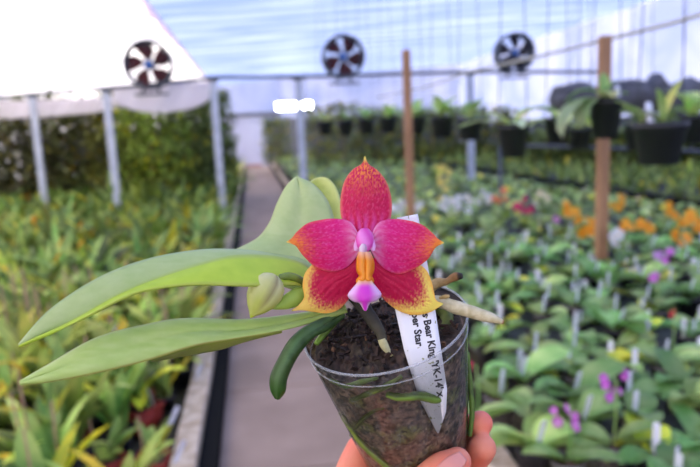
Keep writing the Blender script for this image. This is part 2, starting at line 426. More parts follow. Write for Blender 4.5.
def tag_mb(x, y, z, L=.09, wd=.018, lean=.2, az=0):
    g = MB(); M0 = Matrix.Translation((x, y, z)) @ Matrix.Rotation(az, 4, 'Z') @ Matrix.Rotation(lean, 4, 'X')
    vs = [M0 @ Vector(q) for q in ((-wd/2, 0, .02), (wd/2, 0, .02), (wd/2, 0, L), (wd*.3, 0, L+.006), (-wd*.3, 0, L+.006), (-wd/2, 0, L), (0, 0, -.03))]
    vs += [v+(M0.to_3x3() @ Vector((0, .0012, 0))) for v in vs]
    n = 7; loop = [6, 1, 2, 3, 4, 5, 0]
    g.add(vs, [tuple(loop), tuple(i+n for i in reversed(loop))]+[(loop[i], loop[i-1], loop[i-1]+n, loop[i]+n) for i in range(7)])
    return g
def attach(mb, name, m_, root, label=None):
    o = mb.build(name, m_); o.parent = root
    if label: o['label'] = label
    return o
def phal_foliage(rg, n, L, W, z, yel=.06, ntint=None):
    g = MB()
    for k in range(n):
        az = k*math.pi*.97+rg.uniform(-.45, .45); f = rg.uniform(.75, 1.1)
        g.leaf((math.cos(az)*.008, math.sin(az)*.008, z+k*.004), az, rg.uniform(.35, .95), L*f, W*rg.uniform(1.0, 1.45), rg.uniform(.7, 1.5), 7,
               tint=ntint or lt(.18, yel), fold=rg.uniform(.1, .3), twist=rg.uniform(-.3, .3))
    return g
def narrow_foliage(rg, n, L, W, z, yel=.1, upright=1.25, sprd=.03):
    g = MB()
    for k in range(n):
        az = rg.uniform(0, 6.28); rr = rg.uniform(0, sprd); a2 = rg.uniform(0, 6.28)
        g.leaf((math.cos(a2)*rr, math.sin(a2)*rr, z), az, upright*rg.uniform(.8, 1.1), L*rg.uniform(.6, 1.1), W*rg.uniform(.8, 1.7), rg.uniform(.2, 1.7), 6,
               tint=lt(.32, yel), fold=.35, twist=rg.uniform(-.5, .5))
    return g
# prototype plants, built out of sight of each other and then moved into place
TAGS = {}; tagproto = []
def stick_tag(M0, label, group):
    if not tagproto: o = tag_mb(0, 0, 0, .09, .02, 0, 0).build('plant_label', M_tag, smooth=False); tagproto.append(o)
    else: o = tagproto[0].copy(); col.objects.link(o)
    o.matrix_world = M0; tag(o, label, 'plant label', group)
def proto_phal(i, potm, potr, L, W, n, tags):
    rg = random.Random(100+i); h = potr*1.75
    root = empty('potted_orchid', (0, 0, 0), 'x', 'potted plant')
    attach(pot_mb(potr, h), 'pot', potm, root); attach(mix_mb(potr*.92, h*.86), 'potting_mix', M_bark, root)
    attach(phal_foliage(rg, n, L, W, h*.86), 'foliage', M_leaf, root)
    TAGS[root.name] = [((rg.uniform(-.6, .6)*potr, rg.uniform(-.6, .2)*potr, h*.9), rg.uniform(-.3, .3), rg.uniform(-.6, .6), rg.uniform(.75, 1.2)) for k in range(tags)]
    return root
phals = [proto_phal(0, M_greypot, .055, .17, .075, 6, 1), proto_phal(1, M_black, .05, .15, .065, 5, 1), proto_phal(2, M_greypot, .06, .20, .085, 6, 1),
         proto_phal(3, M_black, .05, .14, .06, 7, 2), proto_phal(4, M_greypot, .055, .18, .07, 5, 0), proto_phal(5, M_black, .06, .19, .09, 6, 1)]
def proto_narrow(i, potm, sq, L, W, n, stk, yel):
    rg = random.Random(300+i); r = .055; h = .09
    root = empty('potted_orchid', (0, 0, 0), 'x', 'potted plant')
    attach(pot_mb(r, h, sq), 'pot', potm, root); attach(mix_mb(r*.9, h*.85), 'potting_mix', M_bark, root)
    attach(narrow_foliage(rg, n, L, W, h*.8, yel), 'foliage', M_leafy, root)
    for k in range(stk):
        g = MB(); a = rg.uniform(0, 6.28); x, y_ = .03*math.cos(a), .03*math.sin(a)
        g.tube([(x, y_, .03), (x*1.6+rg.uniform(-.03, .03), y_*1.6, L*rg.uniform(.8, 1.15)+.08)], .0035, 6); attach(g, 'bamboo_stake', M_bamboo, root)
    TAGS[root.name] = [((.03, -.03, h), .3, rg.uniform(-1, 1), 1.0)] if i % 2 else []
    return root
narrows = [proto_narrow(0, M_black, False, .34, .034, 13, 1, .10), proto_narrow(1, M_redpot, True, .26, .03, 11, 1, .12), proto_narrow(2, M_black, True, .40, .04, 11, 0, .06),
           proto_narrow(3, M_redpot, True, .33, .045, 10, 1, .2), proto_narrow(4, M_black, False, .30, .05, 12, 1, .05), proto_narrow(5, M_black, False, .38, .03, 16, 2, .12)]
redlow = proto_narrow(6, M_redpot, True, .17, .03, 6, 1, .15)
used = set()
def place(proto, loc, rz, sc_=1.0, label=None, group=None, tilt=0, tl=None):
    if id(proto) not in used: used.add(id(proto)); o = proto
    else: o = copy_tree(proto)
    o.location = loc; o.rotation_euler = (tilt, 0, rz); o.scale = (sc_,)*3
    for k_, (q, lean, az, ts) in enumerate(TAGS[proto.name]):
        q = Vector(q); q.rotate(Matrix.Rotation(rz, 3, 'Z'))
        wl = Vector(loc)+q*sc_
        stick_tag(Matrix.Translation(wl) @ Matrix.Rotation(az, 4, 'Z') @ Matrix.Rotation(lean, 4, 'X') @ Matrix.Scale(ts*(1, .8)[k_], 4), *((tl[0] if not k_ else tl[0].replace('white label', 'smaller white label')), tl[1]))
    o['label'] = label; 
    if group: o['group'] = group
    elif 'group' in o: del o['group']
    return o
rg = random.Random(42)
taken = []   # spots kept free for the particular plants placed by hand
# ---- flowering plants on the right bench
def blossom(r, c, c2, rg_):
    g = MB()
    for k in range(5):
        a = k*2*math.pi/5+.3; g.leaf((0, 0, 0), a, .35, r, r*.85, .5, 4, tint=c if k % 2 else tuple(x*.9 for x in c), fold=.1)
    g.leaf((0, 0, .002), -1.3, 1.0, r*.5, r*.5, .6, 3, tint=c2)
    g.lathe([(.001, r*.3), (r*.13, r*.2), (r*.1, 0)], 8, tint=c2)
    return g
def flower_plant(px, py, zt, c, c2, n, spread, r, label, group=None, up=.12, Lf=.16, only=None):
    head = on_z(px, py, zt)
    r_ = random.Random(int(px*7+py)); h = .09
    root = empty('flowering_orchid', (head.x, head.y, BZ), label, 'flowering plant', group)
    taken.append((head.x, head.y, .11))
    attach(pot_mb(.05, h), 'pot', M_greypot, root); attach(mix_mb(.045, h*.86), 'potting_mix', M_bark, root)
    attach(phal_foliage(r_, 5, Lf, Lf*.42, h*.86), 'foliage', M_leaf, root)
    zc = zt-BZ
    g = MB(); g.tube([(0, 0, h*.8), (.015, .01, zc*.6), (0, -.01, zc+spread*.5)], [.004, .003, .002], 6); attach(g, 'flower_stem', MATS['orchid_leaf'], root)
    bm_ = blossom(r, c, c2, r_); first = None
    for k in range(n):
        a = r_.uniform(0, 6.28); q = spread*math.sqrt(r_.random())
        loc = Vector((math.cos(a)*q, r_.uniform(-.5, .5)*spread, zc+math.sin(a)*q*up/.12))
        if first is None: first = bm_.build('blossom', M_petal); o = first
        else: o = first.copy(); col.objects.link(o)
        o.parent = root; o.location = loc
        o.rotation_euler = (R(r_.uniform(45, 100)), 0, r_.uniform(-.7, .7)); s = r_.uniform(.8, 1.15); o.scale = (s, s, s)
    return root
OR, OR2 = (1, .52, .04), (.95, .3, .02)
WH, WH2 = (.88, .88, .90), (.85, .7, .3)
PK, PK2 = (.72, .20, .68), (.85, .55, .8)
gO = 'orange flowering orchids on the bench'
for (px, py, n, sp, lb) in [(566, 210, 6, .06, 'orange orchid bloom cluster, farthest one left of the thick wooden post'), (575, 217, 4, .05, 'small deep orange orchid cluster behind the thick wooden post'),
        (587, 226, 7, .075, 'orange orchid cluster touching the foot of the thick wooden post'), (620, 203, 6, .07, 'orange orchid cluster nearest the black rail just right of the thick wooden post'),
        (626, 231, 5, .06, 'orange orchid cluster beside white blooms, second right of the thick wooden post'), (644, 228, 5, .05, 'orange orchid cluster third right of the thick wooden post'),
        (668, 211, 7, .07, 'large orange orchid cluster against the black rail'), (691, 223, 8, .07, 'rightmost large orange orchid cluster at the frame edge'),
        (680, 238, 4, .05, 'orange orchid cluster just below the rightmost one')]:
    flower_plant(px, py, .74, OR, OR2, n, sp, .042, lb, gO)
for (px, py, n, sp, lb) in [(400, 212, 6, .09, 'white orchid blooms just right of the flower tip'), (415, 205, 5, .08, 'white orchid blooms behind the thin wooden post'), (466, 203, 7, .10, 'white orchid cluster below the yellow spike'),
        (484, 200, 6, .09, 'white orchid cluster right of the yellow spike'), (614, 237, 4, .05, 'white orchid bloom between two orange clusters'), (449, 207, 5, .09, 'white orchid blooms left below the yellow spike')]:
    flower_plant(px, py, .72, WH, WH2, n, sp, .045, lb, 'white flowering orchids on the bench')
flower_plant(446, 182, .80, (.95, .80, .22), (.9, .6, .1), 12, .10, .045, 'tall yellow orchid spike among white blooms', up=.34)
flower_plant(524, 206, .72, (.72, .03, .16), (.8, .3, .3), 8, .09, .045, 'dark crimson orchid cluster left of the orange ones')
flower_plant(501, 197, .74, (.95, .35, .15), (.8, .2, .05), 5, .09, .045, 'small salmon orange orchid cluster between white and crimson blooms')
flower_plant(541, 200, .74, (.85, .80, .55), (.8, .6, .3), 4, .07, .04, 'pale cream orchid blooms between crimson and orange clusters')
flower_plant(557, 218, .74, (.75, .35, .65), PK2, 3, .04, .032, 'mauve orchid bloom beside the orange cluster')
flower_plant(672, 258, .72, PK, PK2, 3, .04, .032, 'mauve pink orchid below the rightmost orange clusters', 'mauve orchids on the bench')
flower_plant(654, 256, .72, (.75, .4, .75), PK2, 2, .03, .03, 'pale mauve orchid left of the mauve pink one', 'mauve orchids on the bench')
flower_plant(657, 274, .70, PK, PK2, 3, .04, .028, 'mauve orchid lowest of the three by the white labels', 'mauve orchids on the bench')
flower_plant(614, 384, .70, (.66, .12, .62), PK2, 9, .052, .017, 'bright purple orchid cluster above the broad grey green leaves', 'purple orchids near the camera', Lf=.15)
flower_plant(568, 411, .66, (.68, .18, .60), (.95, .75, .9), 6, .05, .017, 'purple orchid cluster with white stakes, lower left of the other', 'purple orchids near the camera', Lf=.15)
flower_plant(673, 313, .70, (.8, .05, .10), (.8, .3, .1), 3, .02, .014, 'single small red bloom over dark leaves near the frame edge')
flower_plant(475, 366, .70, (.72, .04, .14), (.8, .3, .1), 3, .02, .014, 'small crimson bloom right beside the clear cup')
flower_plant(371, 190, .70, (.5, .55, .2), (.6, .2, .1), 4, .1, .04, 'greenish orchid blooms hidden behind the top petal')
# ---- the particular near plants on the right bench
def special(px, py, z, proto, rz, s, label):
    q = on_z(px, py, z); taken.append((q.x, q.y, .12)); return place(proto, (q.x, q.y, BZ), rz, s, label, tl=('white label in the pot of the '+' '.join(label.split()[:8]), 'white labels near the camera'))
special(638, 418, BZ+.1, phals[0], 1.2, 1.05, 'grey pot of brown bark with purple bloomed neighbour, at the lower right')
special(535, 440, BZ+.12, phals[5], .4, .95, 'broad grey green orchid leaves right of the hand')
special(500, 395, BZ+.1, phals[2], 2.2, .95, 'yellowing orchid leaves just right of the clear cup')
special(668, 355, BZ+.15, phals[2], 2.9, 1.1, 'large blue green orchid with long leaves at the right edge')
special(680, 455, BZ+.15, phals[3], .9, 1.0, 'small leafy green orchid in the bottom right corner')
# ---- the crowd on the right bench
ORD = 'first second third fourth fifth sixth seventh eighth ninth tenth eleventh twelfth thirteenth fourteenth fifteenth sixteenth seventeenth eighteenth nineteenth twentieth'.split()+['twenty-first', 'twenty-second', 'twenty-third', 'twenty-fourth', 'twenty-fifth', 'twenty-sixth', 'twenty-seventh', 'twenty-eighth', 'twenty-ninth', 'thirtieth', 'thirty-first', 'thirty-second']
def crowd(protos, x0, x1, y0, y1, step, z, kind, side, group, scr, row0):
    """rows of plants across a bed; each is known by its row and its place counted from the path"""
    y_ = y0; row = 0; seen_rows = 0
    while y_ < y1:
        pts = []; x_ = x0+(row % 2)*step/2
        while x_ < x1:
            q = Vector((x_+rg.uniform(-.22, .22)*step, y_+rg.uniform(-.16, .16)*step, z))
            if seen(q+Vector((0, 0, .15)), 50) and all((q.x-a)**2+(q.y-b)**2 > r_*r_ for a, b, r_ in taken): pts.append(q)
            x_ += step
        pts.sort(key=lambda q: abs(q.x))
        if pts:
            for i, q in enumerate(pts):
                place(rg.choice(protos), q, rg.uniform(0, 6.28), rg.uniform(*scr), '%s orchid, %s row of the %s, %s from the path' % (kind, ORD[row0+seen_rows], side, ORD[i]), group,
                      tl=('white label in the pot of the %s-row orchid, %s from the path, %s' % (ORD[row0+seen_rows], ORD[i], side), 'white labels in the pots of the '+side))
            seen_rows += 1
        y_ += step*.9; row += 1
    return row0+seen_rows
r0 = crowd(phals, 1.0, 4.35, 1.1, 2.3, .20, BZ, 'broad-leaved green', 'right bench', 'broad-leaved orchids, nearest rows of the right bench', (.85, 1.15), 0)
r0 = crowd(phals, 1.0, 4.35, 2.3, 3.6, .205, BZ, 'broad-leaved green', 'right bench', 'broad-leaved orchids in front of the bright flowers', (.8, 1.1), r0)
r0 = crowd(phals, 1.0, 4.35, 3.6, 5.2, .215, BZ, 'small green', 'right bench', 'broad-leaved orchids around the bright flowers', (.8, 1.1), r0)
LZ = .04
def left_special(px, py, z, proto, rz, s, label):
    q = on_z(px, py, z); taken.append((q.x, q.y, .13)); return place(proto, (q.x, q.y, LZ), rz, s, label, tl=('white label in the pot of the '+label.split(',')[0].split(' between')[0], 'white labels beside the kerb'))
left_special(5, 425, .13, narrows[3], .8, 1.2, 'dark green orchid in a red pot, at the left frame edge')
left_special(75, 435, .13, narrows[3], 3.9, 1.1, 'yellow tinged orchid in a red pot, behind the front red pots')
left_special(165, 395, .13, narrows[4], 1.1, .95, 'low green orchid in a black pot by the kerb, below the long leaf')
for (px, py, z, az, ln_, lb) in [(167, 424, .14, .5, .55, 'white label leaning between pots, just left of the stone kerb'), (172, 462, .16, .9, .75, 'white label leaning over the kerb at the bottom of the picture'),
        (196, 372, .19, 1.3, 1.25, 'white label lying nearly flat across the kerb below the lower leaf'), (108, 333, .42, 1.2, 1.2, 'white label showing between the two long leaves')]:
    q = on_z(px, py, z); stick_tag(Matrix.Translation((q.x, q.y, z-.03)) @ Matrix.Rotation(az, 4, 'Z') @ Matrix.Rotation(ln_, 4, 'Y') @ Matrix.Scale(1.25, 4), lb, None)
    taken.append((q.x, q.y-.06, .07))
for (px, py, lb) in [(30, 462, 'red square pot with a few short leaves in the bottom left corner'), (152, 462, 'red square pot beside the kerb at the bottom of the picture'), (108, 462, 'red square pot between the other two in the bottom row')]:
    q = on_z(px, py, .13); taken.append((q.x, q.y, .11)); taken.append((q.x, q.y-.15, .11))
    place(redlow, (q.x, q.y, LZ), px*.02, 1.25, lb, 'red pots in the front row of the left bed', tl=('x', 'x'))
l0 = crowd(narrows, -4.2, -.52, 1.2, 2.6, .20, LZ, 'narrow-leaved green', 'left bed', 'narrow-leaved orchids, nearest rows of the left bed', (.95, 1.3), 0)
l0 = crowd(narrows, -4.2, -.52, 2.6, 5.2, .215, LZ, 'yellow green', 'left bed', 'narrow-leaved orchids, middle rows of the left bed', (1.1, 1.6), l0)
# ---- the masses farther away, which nobody could count
def mass(name, x0, x1, y0, y1, step, z, fn, m_, label, cat):
    g = MB(); y_ = y0
    while y_ < y1:
        st = step*(1+(y_-y0)*.05); x_ = x0
        while x_ < x1:
            q = Vector((x_+rg.uniform(-.4, .4)*st, y_+rg.uniform(-.4, .4)*st, z))
            if seen(q+Vector((0, 0, .2)), 60): fn(g, q)
            x_ += st
        y_ += st
    tag(g.build(name, m_), label, cat, kind='stuff')
def f_broad(g, q):
    for k in range(6):
        az = rg.uniform(0, 6.28); g.leaf((q.x, q.y, q.z+.08), az, rg.uniform(.3, 1.1), rg.uniform(.14, .24), .08, 1.0, 4, tint=lt(.3, .06))
    if rg.random() < .3: g.leaf((q.x, q.y-.05, q.z+.1), 0, 1.5, .1, .02, 0, 2, tint=(4.5, 2.6, 7))
def f_narrow(g, q):
    c = pnoise(q*1.1); s = rg.uniform(.9, 1.6)*(1+.35*c)
    if q.y > 7: s *= 1.2
    base = rg.choice([(1, 1, 1), (1.5, 1.25, .8), (.6, .75, .8), (1.2, 1.3, 1.5), (.8, .9, .7)])
    for k in range(9):
        az = rg.uniform(0, 6.28); t = lt(.35, .07); t = tuple(a*b_ for a, b_ in zip(t, base))
        g.leaf((q.x, q.y, q.z+.05), az, rg.uniform(.7, 1.5), rg.uniform(.25, .5)*s, rg.uniform(.05, .10), rg.uniform(.4, 1.8), 5, tint=t)
    if rg.random() < .10: g.leaf((q.x, q.y-.05, q.z+.3*s), 0, 1.2, .12, .09, .5, 3, tint=(4.2, 1.2, .3))
def f_seed(g, q):
    for k in range(7):
        az = rg.uniform(0, 6.28); g.leaf((q.x, q.y, q.z+.02), az, rg.uniform(.5, 1.4), rg.uniform(.14, .42), .05, .8, 3, tint=tuple(c*.7 for c in lt(.3, .05)))
mass('distant_orchids', 1.0, 4.4, 5.2, 26, .24, BZ, f_broad, M_leaf, 'mass of green orchids along the far part of the right bench', 'orchids')
mass('distant_foliage', -5.2, -.5, 5.2, 26, .24, .04, f_narrow, M_leafy, 'mass of yellow green narrow-leaved orchids along the far left bed', 'orchids')
mass('seedling_foliage', 4.8, 9.2, 4, 27, .22, .49, f_seed, M_leafy, 'low green seedlings beyond the black rail at the right wall', 'seedlings')
# ---- bushes: leaf balls on stems
def bush(x, y_, z0, z1, r, n, label, group, tnt=(1, 1, 1), ls=.16, name='leafy_bush', yel=.03):
    r_ = random.Random(int(x*100+y_*31)); root = empty(name, (x, y_, 0), label, 'bush', group)
    g = MB()
    for k in range(n):
        a = r_.uniform(0, 6.28); q = r*math.sqrt(r_.random()); zz = r_.uniform(z0, z1); q *= (1-.25*abs((zz-z0)/(z1-z0)-.4))
        t = lt(.35, yel); t = tuple(a_*b_ for a_, b_ in zip(t, tnt))
        g.leaf((math.cos(a)*q, math.sin(a)*q, zz), r_.uniform(0, 6.28), r_.uniform(-.4, 1.2), ls*r_.uniform(.6, 1.2), ls*.38, r_.uniform(.2, 1.2), 3, tint=t)
    attach(g, 'foliage', M_bush, root)
    g = MB()
    for k in range(3): g.tube([(r_.uniform(-.1, .1), r_.uniform(-.1, .1), 0), (r_.uniform(-.25, .25)*r, r_.uniform(-.25, .25)*r, z1*.85)], [.025, .008], 6)
    attach(g, 'stem', M_bamboo, root)
B = 'tall bushes behind the steel posts on the left'
for (px, y_, zt, r, tn, lb) in [(-45, 13.0, 2.0, .9, (.8, .7, .8), 'dark bush mostly beyond the left frame edge'), (5, 13.4, 2.05, 1.0, (.75, .62, .8), 'dark brownish bush at the left frame edge'), (48, 13.6, 2.15, .9, (.8, .7, .8), 'dark brownish bush behind the leftmost post'),
        (88, 13.8, 2.1, .85, (.85, .75, .7), 'dark olive bush between the two leftmost posts'), (125, 13.2, 1.95, .7, (1.0, .85, .6), 'olive bush behind the second post from the left'),
        (155, 12.6, 2.0, .75, (1.5, 1.6, .9), 'bright green bush below the left fan'), (190, 13.4, 2.0, .6, (1.0, 1.0, .9), 'green bush left of the post beside the path'),
        (215, 15.2, 2.2, .5, (.9, 1.0, .8), 'narrow green bush beside the far curtain door')]:
    b = on_y(px, 150, y_); bush(b.x, y_, .2, zt+.22, r, 1900, lb, B, tn, ls=.2, yel=.06)
for (px, y_, zt, lb) in [(276, 24, 2.0, 'small green bush right of the end of the path'), (318, 20, 2.2, 'dark green bush right of the bright light'), (345, 19, 2.2, 'yellow green bush behind the flower, under the middle fan'), (375, 19.5, 2.1, 'green bush under the bar right of the middle fan'),
        (402, 18, 1.95, 'green bush behind the thin wooden post'), (432, 17.5, 1.9, 'dark green bush behind the small black pots'), (465, 17, 1.9, 'green bush behind the grey post at the pots'), (500, 16.5, 1.85, 'dark bush behind the pot with long pale leaves')]:
    b = on_y(px, 130, y_); bush(b.x, y_, .4, zt, .62, 800, lb, 'bushes under the middle fan', (1.0, .95, .75), yel=.10, ls=.2)
for (px, y_, lb) in [(545, 12.5, 'low dark bush behind the drooping leaves'), (590, 12, 'low dark bush behind the thick wooden post'), (632, 11.2, 'low dark bush behind the largest hanging pot, left side'), (672, 10.8, 'low dark bush behind the largest hanging pot, right side'), (715, 10.4, 'low dark bush at the right frame edge')]:
    b = on_y(px, 150, y_); bush(b.x, y_, .5, 1.28, .6, 700, lb, 'low bushes along the right wall', (.9, .9, .7), yel=.06, ls=.2)
# ---- grey crumpled shade net behind the pots at the right
def netroll(x0, x1, Y, zc, lab):
    g = MB(); n = 24; pts = [(x0+(x1-x0)*i/n, Y+.1*pnoise(Vector((i*.7, 0, 0))), zc+.16*pnoise(Vector((i*.35, 3, 0)))) for i in range(n+1)]
    g.tube(pts, [.24+.10*pnoise(Vector((i*.8, 9, 0))) for i in range(n+1)], 14, bumpy=.2)
    g.tube([(x0, Y, zc+.1), (x1, Y, zc+.1)], .02, 6)
    for xx in (x0+.3, x1-.2): g.tube([(xx, Y, zc), (xx, Y, 4.0)], .008, 5)
    tag(g.build('shade_net', M_net), lab, 'shade net')
b0 = on_y(560, 100, 9.2); b1 = on_y(730, 100, 9.2)
netroll(b0.x, b1.x, 9.2, on_y(640, 98, 9.2).z, 'crumpled dark grey shade net hanging behind the pots at the right')
# ---- hanging pots
def hanging(px, py_top, dia_px, h_px, Y, leaves, label, group='black pots hanging in a row', wires=2, tagx=None, ln=.25):
    c = on_y(px, py_top, Y); dcam = (c-CAM).dot(Fw); r = dia_px/2/FPX*dcam; h = h_px/FPX*dcam
    root = empty('hanging_pot', (c.x, c.y, c.z-h), label, 'hanging pot', group)
    attach(pot_mb(r, h), 'pot', M_black, root); attach(mix_mb(r*.92, h*.88), 'potting_mix', M_bark, root)
    r_ = random.Random(int(px)); g = MB()
    for (az, el, L_, W_, ar, t) in leaves: g.leaf((0, 0, h*.9), az, el, L_, W_, ar, 9, tint=tuple(c*r_.uniform(.85, 1.05) for c in t), fold=.2)
    for k in range(5): g.leaf((r_.uniform(-.4, .4)*r, 0, h*.9), r_.uniform(0, 6.28), r_.uniform(.3, 1.3), ln*r_.uniform(.5, .9)*r/.1, .28*r, 1.0, 5, tint=lt(.2, 0))
    attach(g, 'foliage', M_leaf, root)
    g = MB(); zt = 3.75-(c.z-h)
    for sx in ((-1, 1) if wires == 2 else (1,)): g.tube([(sx*r*.98, 0, h*.97), (sx*r*.3*(wires-1)+sx*r*.9*(2-wires), 0, zt)], .0028, 5)
    attach(g, 'hanging_wire', M_darksteel, root)
    if tagx is not None: attach(tag_mb(tagx*r, -.3*r, h*.9, r*.9, r*.35, -.2, .2), 'plant_label', M_tag, root)
lg, bl = (1.55, 1.3, 1.3), (1.3, 1.2, 1.8)
PI = math.pi
hanging(660, 122, 52, 42, 2.75, [(PI*.98, .62, .27, .05, .25, lg), (.15, 1.22, .24, .055, .35, (1.9, 1.6, 1)), (2.6, .9, .16, .06, .9, lg), (.3, .4, .14, .05, .9, lg)], 'largest black hanging pot with two arching narrow leaves', tagx=-.55)
hanging(606, 98, 33, 40, 3.3, [(PI*1.0, .35, .38, .17, 2.2, bl), (PI*1.1, .5, .30, .13, 2.6, bl), (PI*.85, 1.0, .26, .11, 2.2, lg), (.2, .7, .16, .08, 1, lg), (1.2, 1.2, .2, .06, .5, lg), (4.4, .9, .2, .09, 1.8, lg)], 'tapered black pot in front of the thick wooden post, broad leaves trailing left', tagx=.7)
hanging(557, 117, 25, 27, 3.9, [(PI*1.0, .9, .36, .14, 2.2, bl), (PI*.9, .2, .30, .13, 1.7, lg), (0.2, .5, .3, .12, 1.6, lg), (4.5, .8, .26, .12, 2.2, lg)], 'black hanging pot half hidden by broad drooping leaves')
hanging(513, 124, 31, 33, 3.6, [(PI*1.02, .42, .36, .07, .9, lg), (PI*.9, .9, .24, .08, 1.2, lg), (.3, .9, .26, .08, 1.2, lg), (.1, .5, .22, .08, 1.0, lg), (4.6, .6, .2, .08, 1.4, bl)], 'black hanging pot with long pale leaves pointing left')
for (px, py, dia, h, Y, lb) in [(415, 117, 20, 17, 6.2, 'small black hanging pot just right of the thin wooden post'), (442, 116, 24, 21, 5.8, 'black hanging pot second right of the thin wooden post, white label in it'),
        (470, 118, 26, 22, 5.2, 'black hanging pot before the grey post behind, left of the long pale leaves'), (693, 115, 30, 28, 4.2, 'black hanging pot cut by the right frame edge'),
        (640, 124, 30, 26, 5.6, 'black hanging pot behind the largest one'), (580, 128, 24, 20, 6.0, 'black hanging pot seen left of the thick wooden post'),
        (388, 117, 18, 16, 8.5, 'small far black pot left of the thin wooden post'), (366, 118, 17, 16, 9, 'small far black pot, second left of the thin wooden post'), (345, 120, 16, 15, 9.5, 'small far black pot, third left of the thin wooden post'), (325, 121, 15, 14, 10.8, 'farthest small black pot near the bright light')]:
    hanging(px, py, dia, h, Y, [(random.uniform(0, 6.28), random.uniform(.6, 1.4), .30, .09, 1.3, lg) for _ in range(7)], lb, tagx=(.3 if px == 442 else None), ln=.3)
# hanging wires over the pots come from these; a shelf pipe behind them
a0 = on_y(500, 145, 6.6); a1 = on_y(720, 152, 5.6)
g = MB(); g.tube([a0, a1], .02, 8); g.tube([a0, (a0.x, a0.y, 0)], .02, 8); g.tube([a1, (a1.x, a1.y, 0)], .02, 8)
tag(g.build('rack_pipe', M_darksteel), 'grey rack pipe behind the hanging pots at horizon height', 'rack')

# ================================================================== THE ORCHID IN THE CUP, HELD IN FRONT
def lin(r, g_, b): return tuple((c/255/12.92 if c/255 <= .04045 else ((c/255+.055)/1.055)**2.4) for c in (r, g_, b))
def mixc(a, b, t): t = max(0, min(1, t)); return tuple(x*(1-t)+y*t for x, y in zip(a, b))
def sstep(a, b, x): t = max(0, min(1, (x-a)/(b-a))); return t*t*(3-2*t)
# ---- the cup: an axis in camera directions
def camdir(x, y, z): return (Rc*x+Uc*y+Fw*z)
CA = camdir(.2593, -1, .4213).normalized()
CC = at(384.7, 323.9, .305); CR = .0394; CL = .090
C1 = CA.cross(Fw).normalized(); C2 = CA.cross(C1)
def cup_r(s): return CR*(1-.36*s)
def cup_pt(th, s, k=1.0): return CC+CA*(CL*s)+(C1*math.cos(th)+C2*math.sin(th))*(cup_r(s)*k)
def cup_hit(px, py, k=1.0, back=False):
    """depth at which the view through a pixel meets the cone of K times the cup's radius"""
    hits = []; prev = None
    for i in range(700):
        d = .22+i*.00028; q = at(px, py, d)-CC; h = q.dot(CA); rad = (q-CA*h).length-cup_r(h/CL)*k
        if prev is not None and prev*rad < 0: hits.append(d)
        prev = rad
    return (hits[-1] if back else hits[0]) if hits else .32
# materials
M_clear, nt, N, L, P = nodemat('clear_cup_plastic')
tr = N.new('ShaderNodeBsdfTransparent'); tr.inputs[0].default_value = (.93, .94, .94, 1)
gl = N.new('ShaderNodeBsdfGlossy'); gl.inputs['Roughness'].default_value = .12
df = N.new('ShaderNodeBsdfDiffuse'); df.inputs[0].default_value = (.55, .58, .60, 1)
fr = N.new('ShaderNodeFresnel'); fr.inputs['IOR'].default_value = 1.45
tc = N.new('ShaderNodeTexCoord'); mp = N.new('ShaderNodeMapping'); mp.inputs['Scale'].default_value = (60, 60, 30); L.new(tc.outputs['Object'], mp.inputs[0])
nz = N.new('ShaderNodeTexNoise'); nz.inputs['Scale'].default_value = 1.6; nz.inputs['Detail'].default_value = 6; nz.inputs['Distortion'].default_value = 1.5; L.new(mp.outputs[0], nz.inputs['Vector'])
mr = N.new('ShaderNodeMapRange'); mr.inputs[1].default_value = .45; mr.inputs[2].default_value = .8; mr.inputs[3].default_value = .015; mr.inputs[4].default_value = .16; L.new(nz.outputs['Fac'], mr.inputs[0])
m1 = N.new('ShaderNodeMixShader'); L.new(mr.outputs[0], m1.inputs[0]); L.new(tr.outputs[0], m1.inputs[1]); L.new(df.outputs[0], m1.inputs[2])
m2 = N.new('ShaderNodeMixShader'); L.new(fr.outputs[0], m2.inputs[0]); L.new(m1.outputs[0], m2.inputs[1]); L.new(gl.outputs[0], m2.inputs[2])
L.new(m2.outputs[0], N['Material Output'].inputs[0])
M_rim, _nt, _N, _L, _P = nodemat('clear_rim'); _P.inputs['Base Color'].default_value = (.6, .62, .62, 1); _P.inputs['Roughness'].default_value = .35
_t = _N.new('ShaderNodeBsdfTransparent'); _m = _N.new('ShaderNodeMixShader'); _m.inputs[0].default_value = .34
_L.new(_t.outputs[0], _m.inputs[1]); _L.new(_P.outputs[0], _m.inputs[2]); _L.new(_m.outputs[0], _N['Material Output'].inputs[0])
M_mix = mat('mossy_bark_mix', (1, 1, 1), .85, noise=None, tint=True, c2=(.55, .55, .55), scale=420, bump=.6)
M_rootg = mat('green_root', lin(112, 128, 52), .5, c2=lin(84, 96, 46), scale=160, tint=True)
M_rootp = mat('pale_root', lin(205, 196, 160), .75, c2=lin(178, 168, 128), scale=260, tint=True, bump=.5, stretch=(1, 1, 1))
M_fleaf = mat('front_leaf', (1, 1, 1), .42, tint=True, trans=.33, c2=(.92, .95, .90), scale=140, spec=.4)
M_flower = mat('flower_petal', (1, 1, 1), .5, tint=True, trans=.38, spec=.3, bump=.15, scale=500)
M_lip = mat('lip_waxy', (1, 1, 1), .35, tint=True, trans=.2, spec=.5)
M_print = mat('black_print', (.02, .02, .025), .6)
M_skin = mat('skin', lin(234, 144, 112), .5, c2=lin(236, 120, 98), scale=45, bump=.35, sss=.25, detail=6)
M_nail = mat('nail', lin(232, 150, 130), .3, sss=.1)

